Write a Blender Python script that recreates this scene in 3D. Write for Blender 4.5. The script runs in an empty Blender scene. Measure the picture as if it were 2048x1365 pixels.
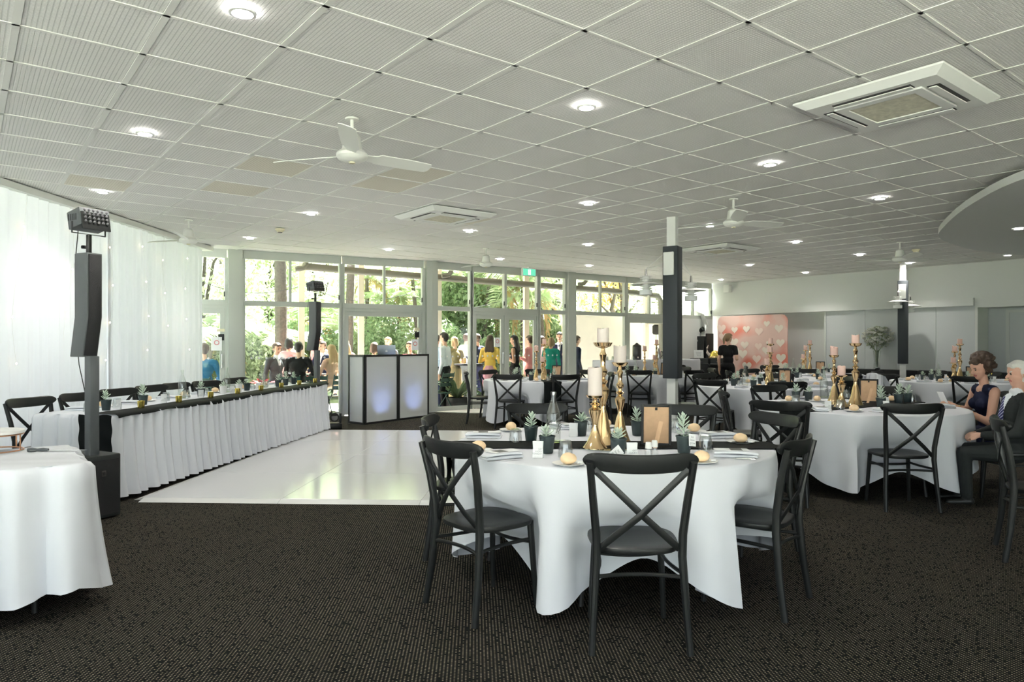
import bpy, bmesh, math, random
import numpy as np
from mathutils import Vector, Matrix
R = math.radians
rng = random.Random(7)
SC = bpy.context.scene
COL = SC.collection
# ------------------------------------------------------------------ camera
F, HZ, CH = 1400.0, 690.0, 1.36          # focal length in px, horizon row, lens height
cam_d = bpy.data.cameras.new('camera')
cam_d.lens = F / 2048 * 36.0; cam_d.sensor_width = 36.0
cam_d.shift_y = (HZ - 682.5) / 2048
cam_d.clip_end = 300
cam = bpy.data.objects.new('camera', cam_d); COL.objects.link(cam)
cam.location = (0, 0, CH); cam.rotation_euler = (R(90), 0, 0)
SC.camera = cam
# ------------------------------------------------------------------ world, exposure
W = bpy.data.worlds.new('overcast_sky'); SC.world = W; W.use_nodes = True
wn = W.node_tree; wn.nodes.clear()
bg = wn.nodes.new('ShaderNodeBackground'); wo = wn.nodes.new('ShaderNodeOutputWorld')
bg.inputs[0].default_value = (0.90, 0.96, 1.0, 1); bg.inputs[1].default_value = 0.8
wn.links.new(bg.outputs[0], wo.inputs[0])
SC.view_settings.view_transform = 'Standard'; SC.view_settings.look = 'None'
SC.view_settings.gamma = 1.0; SC.view_settings.use_curve_mapping = False
SC.view_settings.exposure = 2.02
cy = SC.cycles
cy.use_denoising = True; cy.max_bounces = 6; cy.diffuse_bounces = 4; cy.glossy_bounces = 3
cy.transmission_bounces = 4; cy.transparent_max_bounces = 14
cy.caustics_reflective = False; cy.caustics_refractive = False
cy.sample_clamp_indirect = 4.0; cy.use_adaptive_sampling = True; cy.adaptive_threshold = 0.03
LAMP_W = 17.0                              # watts of one ceiling downlight
sun_d = bpy.data.lights.new('sun', 'SUN'); sun_d.energy = 29.0; sun_d.angle = R(3); sun_d.color = (1.0, 0.97, 0.93)
sun = bpy.data.objects.new('sun', sun_d); COL.objects.link(sun)
sun.rotation_euler = Vector((-0.20, -0.55, -0.90)).to_track_quat('-Z', 'Y').to_euler()   # high, from beyond the glass front
# sky portals: they give off no light, they only tell the renderer where the glass is
def portal(x, y, z, sx, sy, nx, ny):
    l = bpy.data.lights.new('sky_portal', 'AREA'); l.shape = 'RECTANGLE'; l.size = sx; l.size_y = sy
    l.cycles.is_portal = True
    o = bpy.data.objects.new('sky_portal', l); COL.objects.link(o); o.location = (x, y, z)
    o.rotation_euler = Vector((nx, ny, 0)).to_track_quat('-Z', 'Y').to_euler()
portal(0.3, -2.45, 1.6, 11.0, 2.8, 0, 1)           # glazed wall behind the lens
portal(-5.75, 5.0, 1.55, 13.5, 2.9, 1, 0)          # glazing behind the sheer curtains
portal(-3.9, 13.35, 1.5, 4.8, 2.9, 0.46, -0.89)    # glass front, first run
portal(1.85, 17.15, 1.5, 9.0, 2.9, 0.59, -0.81)    # glass front, second run
# ------------------------------------------------------------------ pixel helpers
def G(px, py, z=0.0):
    d = (CH - z) * F / (py - HZ); return Vector(((px - 1024) / F * d, d, z))
CZ = 3.035
def CE(px, py): return G(px, py, CZ)
def at(px, d, z=0.0): return Vector(((px - 1024) / F * d, d, z))
def zat(py, d): return CH + (HZ - py) * d / F
# ------------------------------------------------------------------ mesh builder
class MB:
    def __init__(s): s.v = []; s.f = []; s.m = []; s.mi = 0
    def add(s, vs, fs):
        b = len(s.v); s.v += [tuple(p) for p in vs]; s.f += [tuple(b + i for i in f) for f in fs]; s.m += [s.mi] * len(fs); return s
    def box(s, c, d, rz=0.0, M=None):
        hx, hy, hz = d[0] / 2, d[1] / 2, d[2] / 2; ca, sa = math.cos(rz), math.sin(rz); vs = []
        for z in (-hz, hz):
            for x, y in ((-hx, -hy), (hx, -hy), (hx, hy), (-hx, hy)):
                p = Vector((x * ca - y * sa, x * sa + y * ca, z))
                if M: p = M @ p
                vs.append(p + Vector(c))
        return s.add(vs, [(3, 2, 1, 0), (4, 5, 6, 7), (0, 1, 5, 4), (1, 2, 6, 5), (2, 3, 7, 6), (3, 0, 4, 7)])
    def tube(s, pts, rad, n=8, flat=None, caps=True, up=None):
        pts = [Vector(p) for p in pts]; k = len(pts)
        if not hasattr(rad, '__len__'): rad = [rad] * k
        vs = []; ref = Vector(up) if up else None
        for i, p in enumerate(pts):
            t = (pts[min(i + 1, k - 1)] - pts[max(i - 1, 0)]).normalized()
            if ref is None:
                ref = Vector((0, 0, 1)) if abs(t.z) < 0.9 else Vector((1, 0, 0))
            a = t.cross(ref).normalized(); b = a.cross(t).normalized()
            fa, fb = flat if flat else (1, 1)
            for j in range(n):
                th = 2 * math.pi * (j + .5) / n
                vs.append(p + a * (math.cos(th) * rad[i] * fa) + b * (math.sin(th) * rad[i] * fb))
        fs = []
        for i in range(k - 1):
            for j in range(n):
                q = (j + 1) % n; fs.append((i * n + j, i * n + q, (i + 1) * n + q, (i + 1) * n + j))
        if caps: fs += [tuple(range(n - 1, -1, -1)), tuple((k - 1) * n + j for j in range(n))]
        return s.add(vs, fs)
    def lathe(s, prof, n=20, c=(0, 0, 0), capb=True, capt=True, sx=1, sy=1, rib=0):
        vs = []
        for r, z in prof:
            for j in range(n):
                th = 2 * math.pi * j / n; rr = r * (1 - (rib if j % 2 else 0))
                vs.append((c[0] + rr * math.cos(th) * sx, c[1] + rr * math.sin(th) * sy, c[2] + z))
        fs = []; k = len(prof)
        for i in range(k - 1):
            for j in range(n):
                q = (j + 1) % n; fs.append((i * n + j, i * n + q, (i + 1) * n + q, (i + 1) * n + j))
        if capb: fs.append(tuple(range(n - 1, -1, -1)))
        if capt: fs.append(tuple((k - 1) * n + j for j in range(n)))
        return s.add(vs, fs)
    def prism(s, poly, z0, z1):
        n = len(poly); vs = [(x, y, z0) for x, y in poly] + [(x, y, z1) for x, y in poly]
        return s.add(vs, [tuple(range(n - 1, -1, -1)), tuple(range(n, 2 * n))] + [(i, (i + 1) % n, n + (i + 1) % n, n + i) for i in range(n)])
    def ell(s, c, r, nu=12, nv=8):
        prof = [(math.sin(math.pi * i / nv), -math.cos(math.pi * i / nv)) for i in range(nv + 1)]
        vs = []
        for a, b in prof:
            for j in range(nu):
                th = 2 * math.pi * j / nu
                vs.append((c[0] + r[0] * max(a, 1e-3) * math.cos(th), c[1] + r[1] * max(a, 1e-3) * math.sin(th), c[2] + r[2] * b))
        fs = [(i * nu + j, i * nu + (j + 1) % nu, (i + 1) * nu + (j + 1) % nu, (i + 1) * nu + j) for i in range(nv) for j in range(nu)]
        return s.add(vs, fs)
    def mesh(s, name, mats, smooth=True, bevel=0, seg=2, auto=35):
        me = bpy.data.meshes.new(name); me.from_pydata(s.v, [], s.f)
        for m in (mats if isinstance(mats, (list, tuple)) else [mats]): me.materials.append(m)
        if any(s.m): me.polygons.foreach_set('material_index', s.m)
        if bevel:
            bm = bmesh.new(); bm.from_mesh(me)
            es = [e for e in bm.edges if len(e.link_faces) == 2 and e.calc_face_angle(0) > 0.6]
            bmesh.ops.bevel(bm, geom=es, offset=bevel, segments=seg, affect='EDGES', profile=0.5, clamp_overlap=True)
            bm.to_mesh(me); bm.free()
        if smooth:
            me.polygons.foreach_set('use_smooth', [True] * len(me.polygons))
            me.set_sharp_from_angle(angle=R(auto))
        me.update(); return me
    def build(s, name, mats, parent=None, **k): return obj(name, s.mesh(name, mats, **k), parent)
def obj(name, me, parent=None, loc=None, rz=0.0):
    o = bpy.data.objects.new(name, me); COL.objects.link(o)
    if parent: o.parent = parent
    if loc is not None: o.location = loc
    if rz: o.rotation_euler = (0, 0, rz)
    return o
def tag(o, label, cat, group=None, kind=None):
    o['label'] = label; o['category'] = cat
    if group: o['group'] = group
    if kind: o['kind'] = kind
    return o
def thing(name, label, cat, loc=(0, 0, 0), rz=0.0, group=None):
    return tag(obj(name, None, None, loc, rz), label, cat, group)
def struct(o): o['kind'] = 'structure'; return o
KIDS = {}
def dup(o, loc=None, rz=None, label=None, group=None, parent=None):
    c = o.copy(); COL.objects.link(c)
    if parent: c.parent = parent
    if loc is not None: c.location = loc
    if rz is not None: c.rotation_euler = (0, 0, rz)
    if label: c['label'] = label
    if group: c['group'] = group
    if o.name not in KIDS: KIDS[o.name] = list(o.children)
    KIDS[c.name] = [dup(k, parent=c) for k in KIDS[o.name]]
    return c
class Proto:
    """first use hands out the original, later uses copy it with its parts"""
    def __init__(s, root): s.o = root; s.used = False; KIDS[root.name] = list(root.children)
    def put(s, loc, rz=0.0, label=None, group=None):
        if not s.used:
            s.used = True; s.o.location = loc; s.o.rotation_euler = (0, 0, rz)
            if label: s.o['label'] = label
            if group: s.o['group'] = group
            return s.o
        return dup(s.o, loc, rz, label, group)
def text_mesh(txt, size, mat, align='CENTER', depth=0.0):
    cu = bpy.data.curves.new('lettering', 'FONT'); cu.body = txt; cu.size = size; cu.align_x = align; cu.align_y = 'CENTER'; cu.extrude = depth
    o = bpy.data.objects.new('lettering', cu); COL.objects.link(o)
    dg = bpy.context.evaluated_depsgraph_get(); me = bpy.data.meshes.new_from_object(o.evaluated_get(dg))
    bpy.data.objects.remove(o); bpy.data.curves.remove(cu)
    me.materials.clear(); me.materials.append(mat); return me
def scrawl(w, h, rows, seed, r_=.0012):
    """flat handwriting too small to read in the photograph, in the XZ plane facing -Y"""
    q = random.Random(seed); mb = MB()
    for k in range(rows):
        z = h / 2 - h * (k + .5) / rows; pts = []; x = -w / 2 + q.uniform(0, .1) * w
        while x < w / 2: pts.append((x, 0, z + q.uniform(-.38, .38) * h / rows)); x += w / 11 * q.uniform(.6, 1.3)
        mb.tube(pts, r_, 5, up=(0, 1, 0))
    return mb
# ------------------------------------------------------------------ materials
MT = {}
def mat(name, col, rough=0.5, metal=0.0, bump=0.0, bscale=60.0, var=0.0, vscale=8.0, spec=0.5, trans=0.0, sheen=0.0, emit=None, alpha=None):
    m = bpy.data.materials.new(name); m.use_nodes = True; nt = m.node_tree; p = nt.nodes['Principled BSDF']; L = nt.links
    p.inputs['Base Color'].default_value = (*col, 1); p.inputs['Roughness'].default_value = rough
    p.inputs['Metallic'].default_value = metal; p.inputs['Specular IOR Level'].default_value = spec
    if sheen: p.inputs['Sheen Weight'].default_value = sheen
    if emit: p.inputs['Emission Color'].default_value = (*emit[0], 1); p.inputs['Emission Strength'].default_value = emit[1]
    tc = nt.nodes.new('ShaderNodeTexCoord')
    if var:
        n = nt.nodes.new('ShaderNodeTexNoise'); n.inputs['Scale'].default_value = vscale; n.inputs['Detail'].default_value = 4
        L.new(tc.outputs['Object'], n.inputs['Vector'])
        r = nt.nodes.new('ShaderNodeValToRGB'); a, b = r.color_ramp.elements
        a.position = 0.3; b.position = 0.7
        a.color = (*[c * (1 - var) for c in col], 1); b.color = (*[min(1, c * (1 + var)) for c in col], 1)
        L.new(n.outputs['Fac'], r.inputs['Fac']); L.new(r.outputs['Color'], p.inputs['Base Color'])
    if bump:
        n = nt.nodes.new('ShaderNodeTexNoise'); n.inputs['Scale'].default_value = bscale; n.inputs['Detail'].default_value = 3
        L.new(tc.outputs['Object'], n.inputs['Vector'])
        b = nt.nodes.new('ShaderNodeBump'); b.inputs['Strength'].default_value = bump; b.inputs['Distance'].default_value = 0.01
        L.new(n.outputs['Fac'], b.inputs['Height']); L.new(b.outputs['Normal'], p.inputs['Normal'])
    if trans:                                    # thin cloth or leaf that lets light through
        t = nt.nodes.new('ShaderNodeBsdfTranslucent'); t.inputs['Color'].default_value = (*col, 1)
        mx = nt.nodes.new('ShaderNodeMixShader'); mx.inputs[0].default_value = trans
        out = nt.nodes['Material Output']; L.new(p.outputs[0], mx.inputs[1]); L.new(t.outputs[0], mx.inputs[2]); L.new(mx.outputs[0], out.inputs[0])
        if var: L.new(r.outputs['Color'], t.inputs['Color'])
    MT[name] = m; return m
def emitter(name, col, s):
    m = bpy.data.materials.new(name); m.use_nodes = True; nt = m.node_tree; nt.nodes.clear()
    e = nt.nodes.new('ShaderNodeEmission'); e.inputs[0].default_value = (*col, 1); e.inputs[1].default_value = s
    o = nt.nodes.new('ShaderNodeOutputMaterial'); nt.links.new(e.outputs[0], o.inputs[0]); MT[name] = m; return m
def glassy(name, tint, ior=1.45, extra=0.0):
    m = bpy.data.materials.new(name); m.use_nodes = True; nt = m.node_tree; nt.nodes.clear(); L = nt.links
    t = nt.nodes.new('ShaderNodeBsdfTransparent'); t.inputs[0].default_value = (*tint, 1)
    g = nt.nodes.new('ShaderNodeBsdfGlossy'); g.inputs['Roughness'].default_value = 0.02
    f = nt.nodes.new('ShaderNodeLayerWeight'); f.inputs[0].default_value = 0.5      # Schlick curve, the same from both faces
    q = nt.nodes.new('ShaderNodeMath'); q.operation = 'POWER'; q.inputs[1].default_value = 5.0
    a = nt.nodes.new('ShaderNodeMath'); a.operation = 'MULTIPLY_ADD'; a.inputs[1].default_value = 0.85; a.inputs[2].default_value = ((ior - 1) / (ior + 1)) ** 2 + extra; a.use_clamp = True
    mx = nt.nodes.new('ShaderNodeMixShader'); o = nt.nodes.new('ShaderNodeOutputMaterial')
    L.new(f.outputs['Facing'], q.inputs[0]); L.new(q.outputs[0], a.inputs[0]); L.new(a.outputs[0], mx.inputs[0]); L.new(t.outputs[0], mx.inputs[1]); L.new(g.outputs[0], mx.inputs[2]); L.new(mx.outputs[0], o.inputs[0])
    MT[name] = m; return m
def N(nt, t, **k):
    n = nt.nodes.new(t)
    for a, b in k.items(): setattr(n, a, b)
    return n
def mathn(nt, op, a, b=None):
    n = N(nt, 'ShaderNodeMath', operation=op)
    for i, x in enumerate((a, b)):
        if x is None: continue
        if isinstance(x, (int, float)): n.inputs[i].default_value = x
        else: nt.links.new(x, n.inputs[i])
    return n.outputs[0]
GA = R(38.2)                              # turn of the ceiling grid against the view axis
DA = Vector((-math.sin(GA), math.cos(GA))); DB = Vector((math.cos(GA), math.sin(GA)))
def carpet_mat():
    m = mat('carpet_loop', (0.02, 0.02, 0.019), 0.95, spec=0.1); nt = m.node_tree; p = nt.nodes['Principled BSDF']; L = nt.links
    tc = N(nt, 'ShaderNodeTexCoord'); mp = N(nt, 'ShaderNodeMapping'); mp.inputs['Rotation'].default_value = (0, 0, R(-3)); L.new(tc.outputs['Object'], mp.inputs[0])
    wob = N(nt, 'ShaderNodeTexNoise'); wob.inputs['Scale'].default_value = 14; L.new(mp.outputs[0], wob.inputs['Vector'])
    sx = N(nt, 'ShaderNodeSeparateXYZ'); L.new(mp.outputs[0], sx.inputs[0])
    P = 0.0155
    cols = []
    u = mathn(nt, 'DIVIDE', sx.outputs[0], P); v = mathn(nt, 'DIVIDE', sx.outputs[1], P * 0.85)
    row = mathn(nt, 'FLOOR', u); v = mathn(nt, 'ADD', v, mathn(nt, 'MULTIPLY', row, 0.5))
    fu = mathn(nt, 'SUBTRACT', mathn(nt, 'FRACT', u), 0.5); fv = mathn(nt, 'SUBTRACT', mathn(nt, 'FRACT', v), 0.5)
    d = mathn(nt, 'SQRT', mathn(nt, 'ADD', mathn(nt, 'MULTIPLY', fu, fu), mathn(nt, 'MULTIPLY', fv, fv)))
    dot = N(nt, 'ShaderNodeMapRange'); dot.inputs['From Min'].default_value = 0.29; dot.inputs['From Max'].default_value = 0.13; L.new(d, dot.inputs['Value'])
    cell = N(nt, 'ShaderNodeCombineXYZ'); L.new(row, cell.inputs[0]); L.new(mathn(nt, 'FLOOR', v), cell.inputs[1])
    wn_ = N(nt, 'ShaderNodeTexWhiteNoise', noise_dimensions='2D'); L.new(cell.outputs[0], wn_.inputs['Vector'])
    keep = mathn(nt, 'GREATER_THAN', wn_.outputs['Value'], 0.10)
    rp = N(nt, 'ShaderNodeValToRGB'); e = rp.color_ramp.elements
    e[0].color = (0.15, 0.12, 0.085, 1); e[1].color = (0.34, 0.29, 0.22, 1); L.new(wn_.outputs['Value'], rp.inputs[0])
    mx = N(nt, 'ShaderNodeMix', data_type='RGBA'); L.new(mathn(nt, 'MULTIPLY', dot.outputs[0], keep), mx.inputs['Factor'])
    mx.inputs['A'].default_value = (0.008, 0.0085, 0.008, 1); L.new(rp.outputs[0], mx.inputs['B']); L.new(mx.outputs['Result'], p.inputs['Base Color'])
    b = N(nt, 'ShaderNodeBump'); b.inputs['Strength'].default_value = 0.5; b.inputs['Distance'].default_value = 0.004
    L.new(mathn(nt, 'SUBTRACT', 0.5, d), b.inputs['Height']); L.new(b.outputs[0], p.inputs['Normal'])
    return m
def tile_mat(name, col, hole):
    m = mat(name, col, 0.7, spec=0.2); nt = m.node_tree; p = nt.nodes['Principled BSDF']; L = nt.links
    tc = N(nt, 'ShaderNodeTexCoord'); sx = N(nt, 'ShaderNodeSeparateXYZ'); L.new(tc.outputs['Object'], sx.inputs[0])
    fu = mathn(nt, 'ABSOLUTE', mathn(nt, 'SUBTRACT', mathn(nt, 'FRACT', mathn(nt, 'DIVIDE', sx.outputs[0], 0.0235)), 0.5))
    fv = mathn(nt, 'ABSOLUTE', mathn(nt, 'SUBTRACT', mathn(nt, 'FRACT', mathn(nt, 'DIVIDE', sx.outputs[1], 0.0165)), 0.5))
    a = N(nt, 'ShaderNodeMapRange'); a.inputs['From Min'].default_value = 0.34; a.inputs['From Max'].default_value = 0.40; L.new(fu, a.inputs['Value'])
    c = N(nt, 'ShaderNodeMapRange'); c.inputs['From Min'].default_value = 0.30; c.inputs['From Max'].default_value = 0.42; c.inputs['To Max'].default_value = 0.75; L.new(fv, c.inputs['Value'])
    g = mathn(nt, 'MAXIMUM', a.outputs[0], c.outputs[0])        # egg-crate slots, the shade inside them painted into the colour
    mx = N(nt, 'ShaderNodeMix', data_type='RGBA'); L.new(g, mx.inputs['Factor']); mx.inputs['A'].default_value = (*col, 1); mx.inputs['B'].default_value = (*hole, 1)
    L.new(mx.outputs['Result'], p.inputs['Base Color'])
    b = N(nt, 'ShaderNodeBump'); b.inputs['Strength'].default_value = 0.6; b.inputs['Distance'].default_value = 0.006
    L.new(mathn(nt, 'SUBTRACT', 1.0, g), b.inputs['Height']); L.new(b.outputs[0], p.inputs['Normal'])
    return m
M_carpet = carpet_mat()
M_tile = tile_mat('ceiling_tile_white', (0.88, 0.87, 0.845), (0.66, 0.66, 0.635))
M_tile_y = tile_mat('ceiling_tile_stained', (0.80, 0.77, 0.67), (0.66, 0.62, 0.52))
M_tbar = mat('ceiling_bar', (0.80, 0.80, 0.76), 0.6)
M_void = mat('ceiling_void', (0.05, 0.05, 0.05), 0.9)
M_wall = mat('wall_paint', (0.68, 0.70, 0.68), 0.7, bump=0.03)
M_wall2 = mat('partition_paint', (0.58, 0.61, 0.62), 0.6)
M_frame = mat('window_frame_paint', (0.50, 0.53, 0.49), 0.45)
M_white = mat('white_paint', (0.82, 0.83, 0.80), 0.5)
M_glass = glassy('window_glass', (0.96, 0.985, 0.97), 1.35)
M_cloth = mat('white_tablecloth', (0.76, 0.78, 0.83), 0.8, bump=0.06, bscale=14, spec=0.2)
M_sheer = mat('sheer_curtain', (0.77, 0.78, 0.83), 0.9, trans=0.16, spec=0.05)
M_black = mat('black_resin', (0.013, 0.0145, 0.0145), 0.38, bump=0.03, bscale=200, spec=0.4)
M_satin = mat('black_satin', (0.010, 0.012, 0.012), 0.65, spec=0.08, bump=0.12, bscale=7)
M_blackmetal = mat('black_metal', (0.03, 0.03, 0.03), 0.4, 0.3)
M_grille = mat('speaker_grille', (0.012, 0.012, 0.014), 0.5, bump=0.6, bscale=400)
M_case = mat('speaker_case', (0.11, 0.12, 0.125), 0.55, bump=0.05, bscale=300)
M_subcase = mat('sub_case', (0.025, 0.03, 0.03), 0.6, bump=0.1, bscale=200)
M_gold = mat('gold_plate', (0.83, 0.60, 0.34), 0.14, 1.0)
M_goldy = mat('gold_mercury_glass', (0.85, 0.68, 0.16), 0.18, 1.0)
M_copper = mat('copper_wire', (0.75, 0.42, 0.26), 0.3, 1.0)
M_candle = mat('ivory_wax', (0.90, 0.80, 0.74), 0.5, trans=0.2, spec=0.3)
M_candlep = mat('pink_wax', (0.92, 0.66, 0.58), 0.5, trans=0.2, spec=0.3)
M_mirror = mat('mirror_plate', (0.55, 0.62, 0.60), 0.03, 1.0)
M_tumbler = glassy('drinking_glass', (0.95, 0.965, 0.965), 1.5, 0.12)
M_bottle = glassy('bottle_glass', (0.965, 0.98, 0.97), 1.45, 0.05)
M_pot = mat('plastic_pot', (0.035, 0.055, 0.058), 0.5)
M_potw = mat('white_ceramic', (0.86, 0.86, 0.84), 0.35)
M_soil = mat('potting_soil', (0.05, 0.035, 0.025), 0.95)
M_succ = mat('succulent_leaf', (0.56, 0.66, 0.55), 0.55, var=0.15, vscale=20)
M_paper = mat('white_card', (0.86, 0.87, 0.87), 0.7)
M_ink = mat('grey_ink', (0.25, 0.26, 0.28), 0.7)
M_photo = mat('menu_photo_print', (0.09, 0.09, 0.085), 0.5, var=0.6, vscale=30)
M_roll = mat('bread_crust', (0.90, 0.66, 0.41), 0.7, var=0.12, vscale=14, bump=0.05, bscale=30)
M_steel = mat('cutlery_steel', (0.62, 0.62, 0.62), 0.2, 1.0)
M_mdf = mat('frame_backing', (0.62, 0.40, 0.24), 0.7, var=0.06, vscale=25)
M_danc = mat('dance_floor_gloss', (0.78, 0.785, 0.80), 0.14, spec=0.55)
M_edge = mat('dance_floor_ramp', (0.80, 0.80, 0.79), 0.35)
M_fan = mat('fan_enamel', (0.82, 0.83, 0.78), 0.4)
M_acg = mat('air_filter', (0.62, 0.60, 0.48), 0.9, var=0.15, vscale=30, bump=0.3, bscale=300)
M_lamp = emitter('downlight_glow', (1.0, 0.97, 0.92), 22.0)
M_navyp = mat('pillar_navy', (0.035, 0.043, 0.050), 0.6)
M_brown = mat('beige_plastic', (0.75, 0.70, 0.50), 0.5)
# ================================================================== STRUCTURE
WA, WB, WC = Vector((-5.75, 12.05)), Vector((-1.678, 14.15)), Vector((5.557, 19.4))
WD = Vector((14.2, 8.3))
ROOM = [(-5.75, -2.3), (10.0, -2.3), tuple(WD), tuple(WC), tuple(WB), tuple(WA)]
HULL = [p for p in ROOM if p != tuple(WB)]
def hit(px, P, Q):
    """distance along P->Q where the sight line through column px meets it"""
    k = (px - 1024) / F; e = (Q - P).normalized()
    return (k * P.y - P.x) / (e.x - k * e.y)
def inroom(x, y, grow=0.0):
    n = len(HULL); best = 1e9
    for i in range(n):
        a, b = Vector(HULL[i]), Vector(HULL[(i + 1) % n]); e = (b - a).normalized()
        best = min(best, e.x * (y - a.y) - e.y * (x - a.x))
    return best > -grow
FLOOR = [(-5.75, -2.3), (10.0, -2.3), (15.2, 8.9), (6.3, 20.2), (5.2, 19.2), tuple(WB), tuple(WA)]
floor = struct(MB().prism(FLOOR, -0.06, 0.0).build('floor', M_carpet, smooth=False))
ceiling = struct(MB().prism(ROOM, CZ + 0.045, CZ + 0.12).build('ceiling', M_void, smooth=False))
# ceiling bars and tiles
T = 0.6; OX, OY = 0.018, 4.224
def gridp(a, b): return Vector((OX, OY)) + DB * (a * T) + DA * (b * T)
def clip_line(p, d):
    lo, hi = -40.0, 40.0
    for i in range(len(HULL)):
        a, b = Vector(HULL[i]), Vector(HULL[(i + 1) % len(HULL)]); e = (b - a).normalized(); n = Vector((-e.y, e.x))
        k = n.dot(d); c = n.dot(p - a)
        if abs(k) < 1e-9: continue
        t = -c / k
        if k > 0: lo = max(lo, t)
        else: hi = min(hi, t)
    return lo, hi
for i in range(-30, 40):
    for d, p, w in ((DA, gridp(i, 0), 0.036), (DB, gridp(0, i), 0.022)):
        lo, hi = clip_line(p, d)
        if hi - lo < 0.3: continue
        c = p + d * ((lo + hi) / 2)
        MB().box((c.x, c.y, CZ + 0.016), (w, hi - lo, 0.016), math.atan2(-d.x, d.y)).build('ceiling_bar', M_tbar, ceiling, smooth=False)
tiles = []
for a in range(-30, 40):
    for b in range(-30, 40):
        c = gridp(a + .5, b + .5)
        if not inroom(c.x, c.y, 0.28): continue
        vis = c.y > 2.2 and abs(c.x / c.y) < 0.80 and (CZ - CH) / c.y < 0.53
        tiles.append((0 if vis else 1, c.length, c, (a, b)))
tiles.sort(key=lambda t: t[:2])
hs = T / 2 - 0.004
def tile_geo(mb, c, rz):
    ca, sa = math.cos(rz), math.sin(rz); vs = []
    for s, z in ((hs, 0.0), (hs - .007, -0.010)):
        for x, y in ((-s, -s), (s, -s), (s, s), (-s, s)): vs.append((c[0] + x * ca - y * sa, c[1] + x * sa + y * ca, c[2] + z))
    mb.add(vs, [(3, 2, 1, 0)[::-1], (7, 6, 5, 4), (0, 4, 5, 1), (1, 5, 6, 2), (2, 6, 7, 3), (3, 7, 4, 0)])
mb = MB(); tile_geo(mb, (0, 0, 0), 0); tme = mb.mesh('ceiling_tile', M_tile, smooth=False); tmy = tme.copy(); tmy.materials[0] = M_tile_y
yellow = {(min(tiles, key=lambda t: (t[2] - Vector(CE(x, y).xy)).length)[3]) for x, y in ((215, 360), (440, 388), (560, 335), (860, 340), (815, 375), (925, 435))}
rest = MB(); TL = MB()
for k, (nv, dist, c, ab) in enumerate(tiles):
    if k < 300: obj('ceiling_tile', tmy if ab in yellow else tme, ceiling, (c.x, c.y, CZ + 0.0225), GA)
    else:
        tile_geo(rest, (0, 0, 0), 0)
        q = Matrix.Rotation(-GA, 2) @ c
        for i in range(-8, 0): v = rest.v[i]; rest.v[i] = (v[0] + q.x, v[1] + q.y, v[2])
r_o = obj('distant_ceiling_tiles', rest.mesh('distant_ceiling_tiles', M_tile, smooth=False), ceiling, (0, 0, CZ + 0.0225), GA); r_o['kind'] = 'stuff'
# cornice along the curtain
struct(MB().box((-5.24, 4.9, CZ - 0.035), (0.25, 14.2, 0.07)).build('trim_1', M_white, smooth=False))
# lowered round ceiling island
isl = [Vector(p) for p in ((4.72, 6.3), (5.0, 7.6), (5.59, 9.05), (6.1, 10.0), (6.8, 10.75), (7.6, 11.4), (8.86, 12.0), (10.2, 12.0), (11.4, 10.9), (11.8, 8.4), (11.2, 5.6), (9.6, 3.4), (7.6, 2.6), (6.0, 3.4), (5.0, 4.8))]
def smooth_loop(pts, n=5):
    out = []; k = len(pts)
    for i in range(k):
        p0, p1, p2, p3 = pts[i - 1], pts[i], pts[(i + 1) % k], pts[(i + 2) % k]
        for j in range(n):
            t = j / n
            out.append(tuple(0.5 * ((2 * p1) + (p2 - p0) * t + (2 * p0 - 5 * p1 + 4 * p2 - p3) * t * t + (3 * p1 - p0 - 3 * p2 + p3) * t ** 3)))
    return out
struct(MB().prism(smooth_loop(isl), CZ - 0.14, CZ - 0.06).build('ceiling_island', M_wall, smooth=False))
inner = [Vector((8.3, 7.4)) + (p - Vector((8.3, 7.4))) * 0.86 for p in isl]
struct(MB().prism(smooth_loop(inner), CZ - 0.07, CZ + 0.03).build('ceiling_island_hanger', M_void, smooth=False))
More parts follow.
